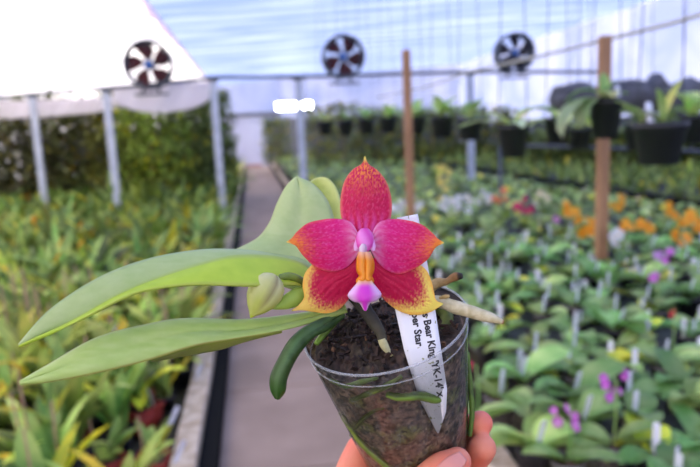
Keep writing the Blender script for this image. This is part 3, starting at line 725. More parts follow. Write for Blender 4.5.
cup = empty('clear_plastic_cup', CC+CA*CL, 'clear plastic cup of dark bark mix held up in the hand', 'cup')
def cpart(mb, name, m_, label=None, smooth=True): return part(mb, name, m_, cup, label, smooth)
g = MB(); n = 96; K = 30; vs = []
for i in range(K+1):
    for j in range(n): vs.append(cup_pt(2*math.pi*j/n, i/K))
fs = [(i*n+j, i*n+(j+1) % n, (i+1)*n+(j+1) % n, (i+1)*n+j) for i in range(K) for j in range(n)]
vs.append(CC+CA*CL); fs += [(K*n+j, K*n+(j+1) % n, len(vs)-1) for j in range(n)]
g.add(vs, fs); cpart(g, 'cup_wall', M_clear)
g = MB()
def ring(s, k, rr, n=96):
    vs = []; q = 8
    for j in range(n):
        th = 2*math.pi*j/n; c = cup_pt(th, s, k); o = (C1*math.cos(th)+C2*math.sin(th))
        for i in range(q): a = 2*math.pi*i/q; vs.append(c+o*math.cos(a)*rr+CA*math.sin(a)*rr)
    return vs, [(j*q+i, j*q+(i+1) % q, ((j+1) % n)*q+(i+1) % q, ((j+1) % n)*q+i) for j in range(n) for i in range(q)]
g.add(*ring(0, 1.0, .0006)); g.add(*ring(.075, 1.003, .0003)); cpart(g, 'cup_rim', M_rim)

# ---- the white plant tag: a strip from above the flower down into the cup
TD = [(205, .290), (250, .288), (300, .285), (350, 0), (395, 0), (432, 0)]
for i in (3, 4, 5):
    y_ = TD[i][0]; x_ = {350: 421, 395: 432, 432: 438}[y_]
    TD[i] = (y_, cup_hit(x_, y_, .97)+.0012)
TD[3] = (350, max(TD[3][1], .2815))
TL = [(213, 397), (309, 395), (350, 404), (398, 419), (433, 437.5)]
TR = [(213, 417.5), (262, 427), (309, 435), (389, 447), (411, 446), (433, 438.5)]
def interp(tb, y):
    if y <= tb[0][0]: return tb[0][1]+(tb[1][1]-tb[0][1])*(y-tb[0][0])/(tb[1][0]-tb[0][0])
    for (a, b), (c, d) in zip(tb, tb[1:]):
        if y <= c: return b+(d-b)*(y-a)/(c-a)
    return tb[-1][1]
def tdepth(y): 
    return (interp(TD, y-8)+interp(TD, y)+interp(TD, y+8))/3
def tagp(px, py, off=0): return at(px, py, tdepth(py)-off)
root = empty('plant_tag', tagp(438, 430), 'white plastic plant tag with black printed name, pushed into the clear cup', 'plant tag')
g = MB(); vs = []; n1, n2 = 60, 6
for i in range(n1+1):
    y_ = 214+(432.5-214)*i/n1; a, b = interp(TL, y_), interp(TR, y_)
    for j in range(n2+1): u = j/n2; vs.append(tagp(a+(b-a)*u, y_+(4*(1-u) if i == 0 else 0)-.0, 0))
g.add(vs, [(i*(n2+1)+j, i*(n2+1)+j+1, (i+1)*(n2+1)+j+1, (i+1)*(n2+1)+j) for i in range(n1) for j in range(n2)])
M_tagf, _nt, _N, _L, _P = nodemat('printed_tag'); _P.inputs['Roughness'].default_value = .38
_a = _N.new('ShaderNodeTexCoord'); _n = _N.new('ShaderNodeTexNoise'); _n.inputs['Scale'].default_value = 420; _n.inputs['Detail'].default_value = 3; _L.new(_a.outputs['Object'], _n.inputs[0])
_c = _N.new('ShaderNodeValToRGB'); _c.color_ramp.elements[0].position = .66; _c.color_ramp.elements[1].position = .70
_c.color_ramp.elements[0].color = (.80, .81, .84, 1); _c.color_ramp.elements[1].color = (.30, .32, .16, 1); _L.new(_n.outputs['Fac'], _c.inputs[0])
_L.new(_c.outputs[0], _P.inputs['Base Color'])
o = part(g, 'tag_strip', M_tagf, root); o.modifiers.new('s', 'SOLIDIFY').thickness = .0005
def letter(txt, p0, p1, capw, hidden_lead=''):
    """words printed from p0 to p1 (places in the photograph's frame measured on the tag)"""
    cu = bpy.data.curves.new('t', 'FONT'); cu.body = txt; cu.size = 1; cu.offset = .035; cu.resolution_u = 3
    ob = bpy.data.objects.new('t', cu); col.objects.link(ob)
    me = bpy.data.meshes.new_from_object(ob.evaluated_get(bpy.context.evaluated_depsgraph_get()))
    bpy.data.objects.remove(ob)
    xs = [v.co.x for v in me.vertices]; x0, x1 = min(xs), max(xs)
    d = Vector((p1[0]-p0[0], p1[1]-p0[1])); ln = d.length; d.normalize(); up = Vector((d.y, -d.x))
    g = MB(); vs = []
    for v in me.vertices:
        a = (v.co.x-x0)/(x1-x0)*ln; b = v.co.y/.7*capw
        px, py = p0[0]+d.x*a+up.x*b, p0[1]+d.y*a+up.y*b; vs.append(tagp(px, py, .0007))
    g.add(vs, [tuple(p.vertices) for p in me.polygons]); return g
part(letter("s Bear King 'YK-14' x", (422.5, 314), (438, 398), 7.2), 'lettering', M_print, root, 'black printed line of the name nearer the tag edge', smooth=False)
part(letter("Super Star", (410.3, 303.5), (416.5, 347), 7.2), 'lettering', M_print, root, 'shorter black printed line', smooth=False)

# ---- bark mix in the cup
def mixcol(q, top):
    s4 = pnoise(q*480); s5 = pnoise(Vector((q.x*900, q.y*900, q.z*260)))
    n1_ = pnoise(q*95); n2_ = pnoise(q*220+Vector((5, 1, 2))); n3 = pnoise(q*60+Vector((9, 9, 1)))
    c = mixc(lin(172, 142, 118), lin(92, 76, 58), .5+n2_*1.2)
    c = mixc(c, lin(160, 124, 106), sstep(.1, .5, n3)*.7)
    c = mixc(c, lin(142, 146, 76), sstep(.08, .45, n1_)*(.15 if top else .75))
    c = mixc(c, lin(34, 26, 20), sstep(.05, .4, s4)*.75); c = mixc(c, lin(196, 176, 140), sstep(.34, .55, s5)*.6)
    if top: c = mixc(c, lin(36, 26, 20), .78)
    return c
g = MB(); vs = []; cs = []; n = 260; K = 130; S0 = .085
for i in range(K+1):
    s_ = S0+(.985-S0)*i/K
    for j in range(n):
        th = 2*math.pi*j/n; q = cup_pt(th, s_, .955)
        q = cup_pt(th, s_, .955+.022*pnoise(q*160)+.016*pnoise(q*420))
        x, y_, d = to_px(q)
        if y_ < 436 and interp(TL, y_)-4 < x < interp(TR, y_)+4 and d < tdepth(y_)+.0028 and d < .33: q = at(x, y_, tdepth(y_)+.0028)
        vs.append(q); cs.append(mixcol(q, False))
vs.append(CC+CA*CL*.985); cs.append((.05, .04, .03))
fs = [(i*n+j, i*n+(j+1) % n, (i+1)*n+(j+1) % n, (i+1)*n+j) for i in range(K) for j in range(n)]+[(K*n+j, K*n+(j+1) % n, len(vs)-1) for j in range(n)]
# the rough top
o_ = len(vs); T = 40
for i in range(1, T+1):
    k = 1-i/T
    for j in range(n):
        th = 2*math.pi*j/n; q = cup_pt(th, S0, .955*k) if k > 0 else CC+CA*CL*S0
        h_ = .0022*pnoise(q*130)+.0022*pnoise(q*320+Vector((3, 3, 3)))+.0012*pnoise(q*900)
        h_ *= min(1, (1-k)*6)
        q = q-CA*(h_+.006*(1-k*k))
        x, y_, d = to_px(q)
        if interp(TL, y_)-3 < x < interp(TR, y_)+3 and d < tdepth(y_)+.002: q = at(x, y_, tdepth(y_)+.002)
        vs.append(q); cs.append(mixcol(q, True))
for i in range(T):
    a = (o_+(i-1)*n) if i else 0; b = o_+i*n
    fs += [(a+j, b+j, b+(j+1) % n, a+(j+1) % n) for j in range(n)]
g.add(vs, fs, cs); cpart(g, 'potting_mix', M_mix, 'dark brown bark potting mix filling the cup')
# loose chips of bark lying on top
g = MB(); rc = random.Random(5)
for k in range(330):
    th, q = rc.uniform(0, 6.28), .93*math.sqrt(rc.random())
    c = cup_pt(th, S0, q*.95)-CA*(.006*(1-q*q)+rc.uniform(0, .003))
    _x, _y, _d = to_px(c)
    if interp(TL, _y)-7 < _x < interp(TR, _y)+7 and _d < tdepth(_y)+.004: continue
    Mr = Matrix.Rotation(rc.uniform(0, 6.28), 3, Vector((rc.uniform(-1, 1), rc.uniform(-1, 1), rc.uniform(-1, 1))).normalized())
    sz = (rc.uniform(.0015, .005), rc.uniform(.001, .0022), rc.uniform(.0006, .0014))
    cc = mixc(lin(62, 42, 30), lin(30, 22, 16), rc.random()); cc = mixc(cc, lin(130, 92, 64), .7 if rc.random() < .06 else 0)
    g.box(c, sz, Mr, tint=cc)
o = cpart(g, 'bark_chips', M_mix, 'loose dark bark chips on the surface', smooth=False); o['kind'] = 'stuff'

# ---- the plant
crown = at(338, 318, .302)
pl_ = empty('held_orchid', crown, 'orchid with one magenta and yellow flower, growing in the clear cup', 'orchid')
def ribbon(name, top, mid, bot, n=60, na=14, colf=None, th=.0011, m_=None, parent=None, label=None, sag=0):
    """a blade through three lines of (x, y, depth), smooth across"""
    A, Bm, Cc_ = catmull(top, n), catmull(mid, n), catmull(bot, n); g = MB(); vs = []; cs = []
    for i in range(n):
        a, b, c = [Vector(q) for q in (A[i], Bm[i], Cc_[i])]
        for j in range(na+1):
            v = j/na
            if v <= .5: p_ = a.lerp(b, v*2); bulge = math.sin(v*2*math.pi)
            else: p_ = b.lerp(c, v*2-1); bulge = math.sin((v*2-1)*math.pi)
            vs.append(at(p_.x, p_.y, p_.z-sag*bulge)); cs.append(colf(i/(n-1), v, p_))
    g.add(vs, [(i*(na+1)+j, (i+1)*(na+1)+j, (i+1)*(na+1)+j+1, i*(na+1)+j+1) for i in range(n-1) for j in range(na)], cs)
    o = part(g, name, m_ or M_fleaf, parent or pl_, label)
    sd_ = o.modifiers.new('s', 'SOLIDIFY'); sd_.thickness = th; sd_.offset = 0
    return o
def c_leaf1(u, v, p_):
    nn = pnoise(Vector((p_.x*.05, p_.y*.3, 1)))*.5+pnoise(Vector((p_.x*.5, p_.y*.5, 4)))*.25
    if v < .47: c = mixc(lin(196, 212, 150), lin(180, 202, 130), .5+nn); c = mixc(c, lin(172, 196, 140), sstep(.06, 0, v))
    elif v < .52: c = lin(186, 206, 110)
    else: c = mixc(lin(212, 232, 84), lin(186, 214, 66), .5+nn*.6+.2*(1-u)); c = mixc(c, lin(206, 216, 110), sstep(.94, 1, v)*.7)  # near half: light shining through the blade is painted in as yellow green
    return c
ribbon('leaf', [(19, 345, .262), (49, 311, .266), (97, 279, .272), (146, 260, .280), (195, 251, .288), (233, 250, .294), (270, 254, .300), (306, 262, .304), (330, 288, .306)],
       [(19, 345.5, .262), (73, 321, .264), (122, 294, .268), (170, 275, .274), (219, 260, .282), (243, 256, .288), (280, 258, .296), (308, 268, .300), (333, 296, .303)],
       [(19.5, 346.5, .262), (73, 324, .260), (122, 299, .261), (150, 290, .264), (195, 285, .268), (248, 286, .274), (285, 285, .284), (310, 288, .292), (334, 305, .300)],
       colf=c_leaf1, label='long arching leaf with a bright yellow green fold', sag=.0012)
def c_leaf2(u, v, p_):
    nn = pnoise(Vector((p_.x*.04, p_.y*.25, 7)))*.6+pnoise(Vector((p_.x*.6, p_.y*.6, 2)))*.25
    c = mixc(lin(186, 212, 112), lin(204, 222, 140), .5+nn)
    if v > .94: c = lin(186, 176, 92)
    if v < .04: c = lin(190, 206, 130)
    c = mixc(c, lin(168, 198, 92), sstep(.5, 1, u)*.6)
    return c
ribbon('leaf', [(20, 382, .258), (49, 365, .262), (97, 338, .268), (146, 325, .276), (185, 319, .282), (243, 320, .290), (292, 315, .297), (330, 308, .301), (345, 304, .303)],
       [(20, 383, .257), (49, 373, .258), (97, 355, .262), (146, 342, .269), (190, 332, .276), (235, 331, .284), (285, 324, .291), (328, 313, .297), (346, 308, .300)],
       [(20.5, 384, .257), (49, 381.5, .256), (97, 373, .258), (146, 361, .264), (195, 346, .270), (235, 339, .278), (285, 330, .286), (328, 318, .293), (347, 312, .298)],
       colf=c_leaf2, label='long lower leaf with a fine brown edge', sag=.0015)
# its turned-under back edge
def c_under(u, v, p_): return mixc(lin(126, 146, 58), lin(166, 186, 76), u)
ribbon('leaf_underside', [(150, 360, .2645), (175, 352, .268), (195, 346, .2705), (219, 341, .275), (245, 337, .280), (282, 331.5, .286)],
       [(151, 361, .267), (175, 355, .272), (195, 350.5, .275), (219, 346, .279), (245, 339.5, .283), (282, 332, .2865)],
       [(152, 361.5, .268), (178, 357, .275), (198, 353.5, .279), (222, 349, .283), (247, 341, .286), (282, 332.4, .287)],
       colf=c_under, label='olive underside turned up along the lower leaf', n=30, na=6, th=.0006)
def c_leaf3(u, v, p_):
    nn = pnoise(Vector((p_.x*.05, p_.y*.05, 3)))*.4+pnoise(Vector((p_.x*.7, p_.y*.7, 5)))*.25
    c = mixc(lin(212, 226, 166), lin(192, 212, 142), .45+nn+(.35 if p_.y > 235 else 0))
    if v > .96 or v < .04: c = lin(196, 208, 150)
    return c
ribbon('leaf', [(296, 177.5, .338), (286, 187, .336), (277, 204, .333), (270, 222, .330), (258, 238, .326), (236, 250, .320), (222, 258, .316), (250, 275, .310), (330, 300, .306)],
       [(297, 177, .338), (300, 192, .335), (300, 208, .332), (298, 225, .329), (292, 240, .325), (284, 252, .320), (284, 264, .315), (300, 280, .309), (335, 302, .305)],
       [(298, 177.5, .338), (314, 185, .337), (327, 200, .335), (333, 215, .332), (337, 232, .328), (340, 250, .322), (342, 268, .316), (343, 285, .310), (343, 304, .305)],
       colf=c_leaf3, label='broad pale grey green leaf standing up behind the flower', sag=.0015)
def c_leaf4(u, v, p_): return mixc(lin(226, 234, 150), lin(204, 220, 112), v+.2*pnoise(Vector((p_.x*.3, p_.y*.3, 8))))
ribbon('leaf', [(310, 182, .346), (318, 177.5, .346), (327, 178, .345), (335, 186, .343), (340, 200, .340), (343, 222, .335), (346, 260, .322), (346, 300, .306)],
       [(309, 183, .346), (316, 184, .347), (323, 189, .346), (328, 198, .344), (333, 212, .341), (338, 228, .336), (341, 262, .322), (344, 301, .306)],
       [(309, 184, .346), (314, 190, .348), (320, 198, .348), (324, 208, .346), (328, 220, .343), (333, 236, .337), (338, 265, .323), (343, 303, .306)],
       colf=c_leaf4, label='small yellow green leaf curling behind the top petal', n=40, na=8)
def c_leaf5(u, v, p_):
    c = mixc(lin(56, 84, 40), lin(84, 116, 60), .5+pnoise(Vector((p_.x*.2, p_.y*.1, 8))))
    c = mixc(lin(52, 104, 28), c, sstep(.05, .3, u)); return mixc(c, lin(112, 148, 92), .5*math.exp(-((v-.35)/.12)**2))
ribbon('leaf', [(276, 397.5, .276), (271.5, 388, .274), (272, 375, .273), (280, 358, .275), (290, 341, .278), (303, 329, .284), (322, 319, .292), (342, 308, .300)],
       [(277.5, 398.5, .2755), (279, 389, .271), (281, 376, .270), (289, 359, .271), (299, 344, .275), (310, 334, .282), (326, 324, .291), (343, 312, .300)],
       [(278.5, 398, .276), (284, 391, .273), (286, 378, .273), (293.5, 361, .275), (303, 347, .278), (314, 336, .284), (330, 328, .292), (344, 316, .300)],
       colf=c_leaf5, label='short dark green leaf tip hanging over the cup rim', n=44, na=10, th=.0016, sag=.001)
# buds and their stalks
def blob(name, A, B, r, prof, colf, label=None, n=28, k=26, squash=.8, parent=None, m_=None, groove=0):
    A, B = Vector(A), Vector(B); d = B-A; L0 = d.length; d.normalize()
    s1_ = d.cross(Fw).normalized(); s2_ = d.cross(s1_); g = MB(); vs = []; cs = []
    for i in range(k+1):
        u = i/k; rr = interp(prof, u)*r
        for j in range(n):
            a = 2*math.pi*j/n; q = rr*(1-groove*math.exp(-((((a-1.2+math.pi) % (2*math.pi))-math.pi)/.18)**2)*math.sin(math.pi*u))
            vs.append(A+d*(L0*u)+s1_*math.cos(a)*q+s2_*math.sin(a)*q*squash); cs.append(colf(u, a))
    g.add(vs, [(i*n+j, i*n+(j+1) % n, (i+1)*n+(j+1) % n, (i+1)*n+j) for i in range(k) for j in range(n)]+[tuple(range(n)), tuple(k*n+j for j in reversed(range(n)))], cs)
    return part(g, name, m_ or M_fleaf, parent or pl_, label)
budp = [(0, .25), (.06, .62), (.2, .95), (.4, 1.04), (.6, .9), (.78, .58), (.9, .25), (.96, .12), (1, .03)]
def c_bud(u, a):
    c = mixc(lin(226, 222, 172), lin(204, 212, 106), .3+.7*sstep(.1, .9, u)+.15*math.sin(a*5))
    k = math.exp(-((((a-1.2+math.pi) % (2*math.pi))-math.pi)/.14)**2)*sstep(.95, .5, u); c = mixc(c, lin(122, 92, 60), k*.8)
    if u > .93: c = lin(190, 206, 60)
    return c
# stems before the buds
g = MB(); g.tube([at(*q) for q in catmull([(276, 280, .286), (288, 276, .286), (300, 280, .289), (309, 289, .292), (330, 302, .299)], 16)], .0017, 10, tint=(1.1, 1.25, .9)); part(g, 'flower_stem', M_rootg, pl_, 'thin green stalk carrying the bud')
blob('flower_bud', at(275, 275, .284), at(250.5, 318, .278), 17.5*.28/FPX, budp, c_bud, 'plump cream and green bud with a brown crease', groove=.10)
pod = [(0, .3), (.15, .8), (.4, 1), (.7, .72), (.9, .3), (1, .05)]
blob('flower_bud', at(312, 290, .293), at(272, 309, .283), 9.5*.288/FPX, pod, lambda u, a: mixc(lin(204, 222, 116), lin(174, 204, 84), .5+.4*math.sin(a)), 'slim light green bud lying on the lower leaf')
g = MB(); g.tube([at(*q) for q in catmull([(338, 314, .302), (342, 296, .298), (352, 276, .291), (362, 256, .284), (365, 246, .280)], 18)], .0022, 10, tint=(1.1, 1.2, 1)); part(g, 'flower_stem', M_rootg, pl_, 'green stalk behind the open flower')
g = MB(); g.tube([at(*q) for q in catmull([(316, 344, .300), (322, 336, .303), (330, 326, .305), (340, 314, .303)], 12)], [.0012+.0012*i/11 for i in range(12)], 10, tint=(1.2, 1.6, .9)); part(g, 'stem_base', M_rootg, pl_)
# aerial roots
def aroot(name, pts, rads, m_, label, tints=None, bump=.12, nn=26):
    P_ = catmull(pts, nn); rr = catmull([(r,) for r in rads], nn); g = MB()
    g.tube([at(*q) for q in P_], [r[0] for r in rr], 14, bumpy=bump)
    if tints: g.c = [tints(i//14/(nn-1)) for i in range(len(g.v))]
    return part(g, name, m_, pl_, label)
aroot('aerial_root', [(425, 300, .296), (440, 302, .292), (455, 307, .288), (475, 313, .284), (492, 318, .281), (503.5, 322.5, .279)], [.0022, .0028, .0030, .0028, .0022, .0008], M_rootp, 'thick pale root reaching out over the cup rim',
      lambda u: mixc((1, 1, 1), (.75, .35, .2), sstep(.975, 1, u)), .10)
aroot('aerial_root', [(425, 292, .302), (436, 284, .300), (447, 281, .298), (455, 277, .296), (462, 276, .294)], [.0022, .0022, .0017, .0019, .0012], M_rootp, 'broken brown root with a burnt black tip',
      lambda u: mixc(mixc((.8, .62, .42), (.5, .28, .15), sstep(.2, .75, u)), (.04, .03, .03), sstep(.82, .9, u)), .35)
aroot('aerial_root', [(350, 292, .296), (360, 303, .292), (371, 318, .288), (380, 332, .285), (383, 341, .284)], [.0028, .0032, .0030, .0024, .0020], M_rootp, 'dark root curving down into the cup', lambda u: mixc((.035, .035, .035), (.09, .09, .08), sstep(.4, .8, u)), .1)
aroot('root_tip', [(382, 339, .2838), (384, 345, .2835), (388, 351, .2845), (393, 355, .287)], [.0019, .0019, .0014, .0012], M_rootp, 'pale tip of the dark root', lambda u: (.95, 1, .85), .1)
aroot('aerial_root', [(436, 300, .305), (447, 318, .303), (440, 338, .301), (448, 352, .302)], [.0028, .0034, .0026, .002], M_rootg, 'olive root inside the cup behind the tag', lambda u: (.8, .8, .7), .3)
g = MB(); g.tube([at(440, 299, .2905), at(446, 296.5, .2895), at(449, 296, .2885)], [.0012, .0010, .0007], 8, tint=(.9, .7, .4)); part(g, 'root_stub', M_rootp, pl_)
def wroot(pts, rads, tn, label, k=.955):
    P_ = [at(x, y_, cup_hit(x, y_, k)) for x, y_ in catmull(pts, 20)]; rr = catmull([(r,) for r in rads], 20); g = MB()
    g.tube(P_, [r[0] for r in rr], 10, tint=tn, bumpy=.2); return part(g, 'root', M_rootg, pl_, label)
for pts, rads, tn, lb in [([(386, 394), (400, 397), (420, 396), (434, 399), (445, 398)], [.0014, .0019, .0020, .0020, .0012], (.9, 1.15, .8), 'green root crossing the tag inside the cup'),
        ([(340, 412), (352, 428), (366, 446), (384, 462), (400, 476)], [.0012, .0019, .0022, .0022, .002], (1.15, 1.15, .9), 'long yellow green root against the lower cup wall'),
        ([(468, 352), (470, 380), (472, 410), (470, 436)], [.0008, .0012, .0014, .001], (.7, 1.0, .6), 'thin green root at the cup edge'),
        ([(352, 400), (372, 392), (390, 384), (402, 376)], [.001, .0014, .0013, .0008], (1, 1.05, .8), 'thin yellowish root under the rim'),
        ([(330, 380), (346, 386), (362, 382), (378, 378)], [.0008, .0012, .0012, .0006], (.8, .95, .7), 'thin olive root near the left rim'),
        ([(350, 436), (358, 424), (372, 412), (384, 408)], [.0006, .001, .001, .0006], (1.0, .95, .7), 'thin root low in the cup')]:
    wroot(pts, rads, tn, lb, .965)

# ---- the flower
fl = bpy.data.objects.new('flower', None); col.objects.link(fl); fc = at(365, 243, .276); fl.location = fc; fl.parent = pl_
fl.matrix_parent_inverse = Matrix.Translation(-crown); fl['label'] = 'open magenta flower with yellow pointed tips'
def fpart(g, name, m_, label=None):
    o = g.build(name, m_); o.parent = fl; o.matrix_parent_inverse = Matrix.Translation(-fc)
    if label: o['label'] = label
    return o
RED, DEEP, MAG, PNK, ORA, YEL = lin(222, 26, 96), lin(196, 10, 70), lin(232, 28, 138), lin(240, 110, 214), lin(255, 166, 58), lin(255, 238, 116)
def tepal(name, ea, eb, d0, d1, cupd, colf, label, n=96, na=64, th=.0007, curl=0):
    A, B_ = catmull(ea, n), catmull(eb, n); g = MB(); vs = []; cs = []
    for i in range(n):
        u = i/(n-1); a, b = Vector(A[i]), Vector(B_[i])
        for j in range(na+1):
            v = j/na; p_ = a.lerp(b, v); w_ = (2*v-1)
            d = d0+(d1-d0)*u**1.3+cupd*w_*w_*math.sin(math.pi*min(1, u+.1))-.0004*pnoise(Vector((p_.x*.11, p_.y*.11, 2)))+curl*max(0, abs(w_)-.75)*4*math.sin(math.pi*u)
            d += .00010*math.sin(v*58)*math.sin(math.pi*v)*math.sin(math.pi*u)
            vs.append(at(p_.x, p_.y, d)); cs.append(colf(u, v, p_))
    g.add(vs, [(i*(na+1)+j, i*(na+1)+j+1, (i+1)*(na+1)+j+1, (i+1)*(na+1)+j) for i in range(n-1) for j in range(na)], cs)
    o = fpart(g, name, M_flower, label); s_ = o.modifiers.new('s', 'SOLIDIFY'); s_.thickness = th; s_.offset = 1 if False else 0
    return o
def spk(p_, f=.55, z=0): return pnoise(Vector((p_.x*f, p_.y*f, z)))+.6*pnoise(Vector((p_.x*f*1.9, p_.y*f*1.9, z+3)))
def veins(u, v, p_, k): return .5+.5*math.sin(v*k+2.2*pnoise(Vector((p_.x*.10, p_.y*.10, 9))))
def fleck(p_, ax, z=0): return pnoise(Vector((p_.x*(.32 if ax else .75), p_.y*(.75 if ax else .32), z)))+.5*pnoise(Vector((p_.x*1.1, p_.y*1.1, z+3)))
def c_dorsal(u, v, p_):
    e = abs(2*v-1); c = mixc(RED, DEEP, .25+.5*spk(p_, .3))
    c = mixc(c, lin(244, 108, 152), .55*sstep(-.05, .5, fleck(p_, False, 4))*(.35+.65*veins(u, v, p_, 62)))
    c = mixc(c, lin(255, 168, 74), sstep(.36, .78, u)*sstep(-.15, .32, fleck(p_, False, 1)+.22*(1-e)-.1)*.95)
    c = mixc(c, lin(255, 140, 90), sstep(.7, .95, u)*.45)
    c = mixc(c, lin(250, 170, 130), sstep(.86, 1, e)*.5)
    c = mixc(c, PNK, sstep(.36, .1, u)*.65*veins(u, v, p_, 40))
    return mixc(c, YEL, sstep(.88, .95, u))
def c_pet(u, v, p_):
    e = abs(2*v-1); c = mixc(MAG, RED, sstep(.2, .7, u)+.2*spk(p_, .3))
    c = mixc(c, lin(246, 122, 196), .55*sstep(-.15, .5, fleck(p_, True, 7))*(.3+.7*veins(u, v, p_, 60))*sstep(0, .12, u)*sstep(1.0, .35, u))
    c = mixc(c, lin(255, 206, 240), sstep(.30, .0, u)*.85*(.45+.55*veins(u, v, p_, 36)))
    c = mixc(c, ORA, .95*sstep(.50, .93, u+.14*fleck(p_, True, 1)-.10*(e-.4))*.92)
    c = mixc(c, lin(250, 130, 90), sstep(.86, 1, e)*.45*sstep(.2, .5, u))
    return mixc(c, YEL, sstep(.90, .98, u)*.9)
def c_lat(side):
    def f(u, v, p_):
        c = mixc(lin(212, 14, 80), DEEP, .3+.6*spk(p_, .3))
        c = mixc(c, lin(246, 80, 120), .35*sstep(.4, 1, veins(u, v, p_, 44))*sstep(-.2, .4, fleck(p_, True, 2)))
        ed = max((1-v*3.2)*.30, (v*3.2-2.2)*(.22 if side > 0 else .14)); k = sstep(.46, .76, u+.14*spk(p_, .5, 2)+max(0, ed)*1.1); c = mixc(c, YEL, k*(1 if side > 0 else .85))
        k2 = sstep(.70, .98, abs(2*v-1)+.2*spk(p_, .6, 5))*sstep(.25, .6, u); c = mixc(c, lin(255, 200, 92), k2*.8)
        return mixc(c, lin(206, 218, 108), sstep(.95, 1, u)*.8)
    return f
tepal('lateral_sepal', [(358, 258), (340, 262), (318, 262), (306, 272), (303, 285), (304.5, 297), (299, 305), (291.5, 310.2)], [(360, 266), (356, 284), (349, 298), (339, 309), (327, 313), (314, 311.5), (303, 310), (292, 311)], .2795, .283, .002, c_lat(-1), 'red lower sepal on the left with a yellow tip')
tepal('lateral_sepal', [(372, 258), (392, 262), (412, 262), (425, 269), (431, 281), (433.5, 292), (436, 300), (443, 303.4)], [(370, 266), (375, 284), (384, 299), (396, 309), (409, 314), (422, 314), (434, 310), (442.5, 304.6)], .2795, .282, .002, c_lat(1), 'red lower sepal on the right with a wide yellow edge')
tepal('dorsal_sepal', [(358, 242), (346, 228), (341, 214), (341, 197), (345, 181), (353, 170), (361.5, 164.5), (364.4, 156.3)], [(372, 242), (386, 228), (391, 214), (391, 198), (386, 182), (377.5, 171), (368.8, 164.8), (365.2, 156.3)], .2800, .2840, .0035, c_dorsal, 'upright top sepal, red with orange speckles and a yellow tip')
tepal('petal', [(360, 238), (351, 223), (338, 219), (322, 219.8), (308, 223.4), (297.5, 231.5), (292, 238), (286.5, 241.6)], [(360, 250), (353, 261), (343, 269), (330, 271.5), (316, 267), (304, 256), (296, 246), (287, 242.4)], .2775, .2755, .0022, c_pet, 'left magenta petal with an orange tip')
tepal('petal', [(371, 238), (378, 223.5), (391, 219.3), (407, 220.5), (422, 225), (433, 234), (438, 239), (444, 242.4)], [(371, 250), (378, 262), (387, 270), (399, 274), (414, 268.5), (427, 259.5), (435, 248), (443.5, 243.2)], .2775, .2755, .0022, c_pet, 'right magenta petal with an orange tip')
# column, anther, callus, lip
col_p = [(0, .55), (.2, .9), (.5, 1), (.8, .85), (1, .4)]
def fblob(name, A, B, r, prof, cf, label, sq=.8, m_=None):
    o = blob(name, A, B, r, prof, cf, label, squash=sq, m_=m_ or M_lip, n=24, k=18); o.parent = fl; o.matrix_parent_inverse = Matrix.Translation(-fc); return o
fblob('column', at(365, 230, .2765), at(364.5, 251, .2715), 9.2*.275/FPX, col_p, lambda u, a: mixc(lin(226, 70, 176), lin(240, 140, 214), .5+.5*math.sin(a*3+u*4)), 'pink column in the heart of the flower')
for sx in (-1, 1):
    fblob('column_wing', at(365+sx*4, 236, .2745), at(364.5+sx*9, 251, .2725), 4.2*.27/FPX, [(0, .5), (.4, 1), (.8, .8), (1, .3)], lambda u, a: mixc(lin(232, 110, 206), lin(240, 190, 232), u), 'small pink wing beside the column', sq=.5)
fblob('anther_cap', at(363.5, 244, .2700), at(362.5, 255, .2692), 3.9*.27/FPX, [(0, .5), (.3, 1), (.7, 1), (1, .35)], lambda u, a: mixc(lin(236, 214, 226), lin(206, 160, 190), .5+.5*math.sin(a*2)), 'whitish cap at the end of the column')
def lipmesh(outline, depthf, colf, name, label, th=.0012):
    """a lobe from a left and right edge"""
    A, B_ = catmull([p[0] for p in outline], 40), catmull([p[1] for p in outline], 40); g = MB(); vs = []; cs = []; na = 16
    for i in range(40):
        for j in range(na+1):
            v = j/na; p_ = Vector(A[i]).lerp(Vector(B_[i]), v); vs.append(at(p_.x, p_.y, depthf(i/39, v))); cs.append(colf(i/39, v))
    g.add(vs, [(i*(na+1)+j, i*(na+1)+j+1, (i+1)*(na+1)+j+1, (i+1)*(na+1)+j) for i in range(39) for j in range(na)], cs)
    o = fpart(g, name, M_lip, label); s_ = o.modifiers.new('s', 'SOLIDIFY'); s_.thickness = th; s_.offset = 0; return o
OY = lin(250, 166, 30)
lipmesh([((359.5, 252), (369.5, 252)), ((357.5, 260), (373, 262)), ((357.5, 270), (373, 270)), ((360, 276), (371, 276)), ((357, 281), (373, 281)), ((359, 285), (370, 285))],
        lambda u, v: .2705-.0015*math.cos((v-.5)*math.pi*1.0)-.0016*abs(math.sin(v*2*math.pi))*(1 if u < .75 else .4)-.001*u,
        lambda u, v: mixc(mixc(OY, lin(226, 100, 30), .5*abs(math.sin(v*3*math.pi))), lin(244, 190, 160), sstep(.2, 0, u)), 'callus', 'orange callus with two small lobes')
LP = lin(226, 120, 222)
lipmesh([((359, 279), (370.5, 279)), ((357, 284), (373, 284)), ((352, 290), (377, 289)), ((348.5, 295.5), (380.5, 294.5)), ((353, 300), (376, 299.5)), ((359, 301.5), (370.5, 301.5)), ((362.3, 305), (367.5, 305)), ((364.6, 310), (366, 310))],
        lambda u, v: .2680-.0022*math.sin(math.pi*u)+.003*abs(2*v-1)**2*math.sin(math.pi*u),
        lambda u, v: mixc(mixc(lin(222, 60, 206), lin(238, 196, 236), sstep(.25, .9, abs(2*v-1))), lin(250, 200, 110), sstep(.25, .02, u)), 'lip', 'violet pink lip with a pointed end')

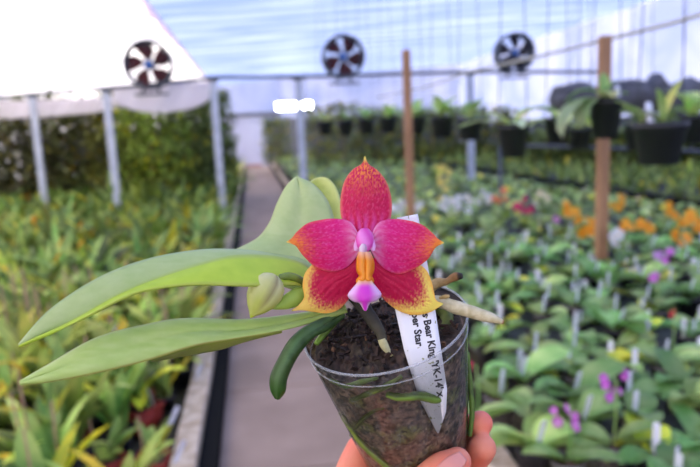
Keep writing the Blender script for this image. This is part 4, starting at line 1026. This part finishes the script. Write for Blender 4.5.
# ---- the hand
hand_parts = MB()
def cap_tube(pts, rads, nn=22, n=18):
    """rounded chain: pts in (x, y, depth), radii in metres"""
    P_ = [at(*q) for q in catmull(pts, nn)]; rr = [r[0] for r in catmull([(r,) for r in rads], nn)]
    t0 = (P_[0]-P_[1]).normalized(); t1 = (P_[-1]-P_[-2]).normalized(); pre, post, pr, qr = [], [], [], []
    for k in range(1, 7):
        a = k/6*math.pi/2*.98; pre.insert(0, P_[0]+t0*rr[0]*math.sin(a)); pr.insert(0, rr[0]*math.cos(a)); post.append(P_[-1]+t1*rr[-1]*math.sin(a)); qr.append(rr[-1]*math.cos(a))
    hand_parts.tube(pre+P_+post, pr+rr+qr, n)
ft = cup_hit(452, 458, 1.0); print('thumb wall', ft, cup_hit(470, 430, 1.0, True), cup_hit(420, 470, 1, True))
cap_tube([(457, 461.5, ft-.0070), (447, 470, ft-.0095), (432, 484, ft-.012), (412, 505, ft-.010), (386, 535, ft-.002), (362, 575, ft+.010)], [.0068, .0094, .0102, .0108, .0125, .0150])
bk = .345
cap_tube([(480.5, 423, .3265), (470, 430, .336), (452, 440, .349), (425, 448, .356), (392, 452, .360), (367, 447, .352), (352, 490, .336)], [.0064, .0075, .0082, .0086, .0092, .0100, .0125])
cap_tube([(482.5, 448, .320), (474, 456, .331), (456, 468, .345), (425, 482, .356), (392, 492, .360), (368, 500, .350), (358, 530, .334)], [.0070, .0082, .0088, .0092, .0098, .0108, .013])
cap_tube([(478, 488, .318), (470, 495, .328), (450, 505, .342), (420, 518, .352), (390, 528, .356), (372, 536, .346), (366, 560, .334)], [.0066, .0078, .0084, .0088, .0094, .0105, .013])
cap_tube([(466, 524, .318), (458, 530, .326), (440, 540, .338), (415, 550, .346), (392, 560, .346), (380, 572, .340), (374, 590, .334)], [.0056, .0066, .0072, .0076, .0084, .0095, .012])
cap_tube([(352, 500, .334), (362, 540, .334), (368, 580, .332), (366, 640, .325), (350, 720, .305), (330, 820, .285)], [.016, .021, .023, .021, .025, .03])
cap_tube([(376, 560, .318), (372, 600, .318), (366, 650, .318)], [.018, .020, .019])
hb = hand_parts.build('hand', M_skin)
rm = hb.modifiers.new('r', 'REMESH'); rm.mode = 'VOXEL'; rm.voxel_size = .0011
smo = hb.modifiers.new('sm', 'SMOOTH'); smo.iterations = 5; smo.factor = .5
me = bpy.data.meshes.new_from_object(hb.evaluated_get(bpy.context.evaluated_depsgraph_get()))
me.materials.clear(); me.materials.append(M_skin); me.polygons.foreach_set('use_smooth', [True]*len(me.polygons))
wl = at(366, 650, .322); me.transform(Matrix.Translation(-wl))
bpy.data.objects.remove(hb)
hand = bpy.data.objects.new('person', me); col.objects.link(hand); hand.location = wl
tag(hand, 'person, only a bare left hand shown, gripping the clear cup between thumb and fingers', 'person')
# thumb nail lying on the thumb
g = MB(); vs = []; n1 = 12
tip, bs = Vector((463, 456)), Vector((441, 475))
axis = (bs-tip).normalized(); sdv = Vector((axis.y, -axis.x))
for i in range(n1+1):
    for j in range(n1+1):
        u, v = i/n1, j/n1*2-1; wdt = 9.5*(math.sin(math.pi*min(1, .12+u*.55))**.6)
        q = tip.lerp(bs, u*.95)+sdv*(v*wdt)
        vs.append(Vector((q.x, q.y, v)))
dg = bpy.context.evaluated_depsgraph_get()
out = []
hb_inv = hand.matrix_world.inverted() if False else Matrix.Translation(-wl)
for q in vs:
    o_ = hb_inv @ CAM; dr = (at(q.x, q.y, 1)-CAM).normalized()
    ok, loc, nr, ix = hand.ray_cast(o_, dr)
    out.append((Matrix.Translation(wl) @ loc)-dr*.00035 if ok else at(q.x, q.y, ft-.012))
g.add(out, [(i*(n1+1)+j, i*(n1+1)+j+1, (i+1)*(n1+1)+j+1, (i+1)*(n1+1)+j) for i in range(n1) for j in range(n1)])
o = g.build('thumb_nail', M_nail); o.parent = hand; o.matrix_parent_inverse = Matrix.Translation(-wl)
o.modifiers.new('s', 'SOLIDIFY').thickness = .0005
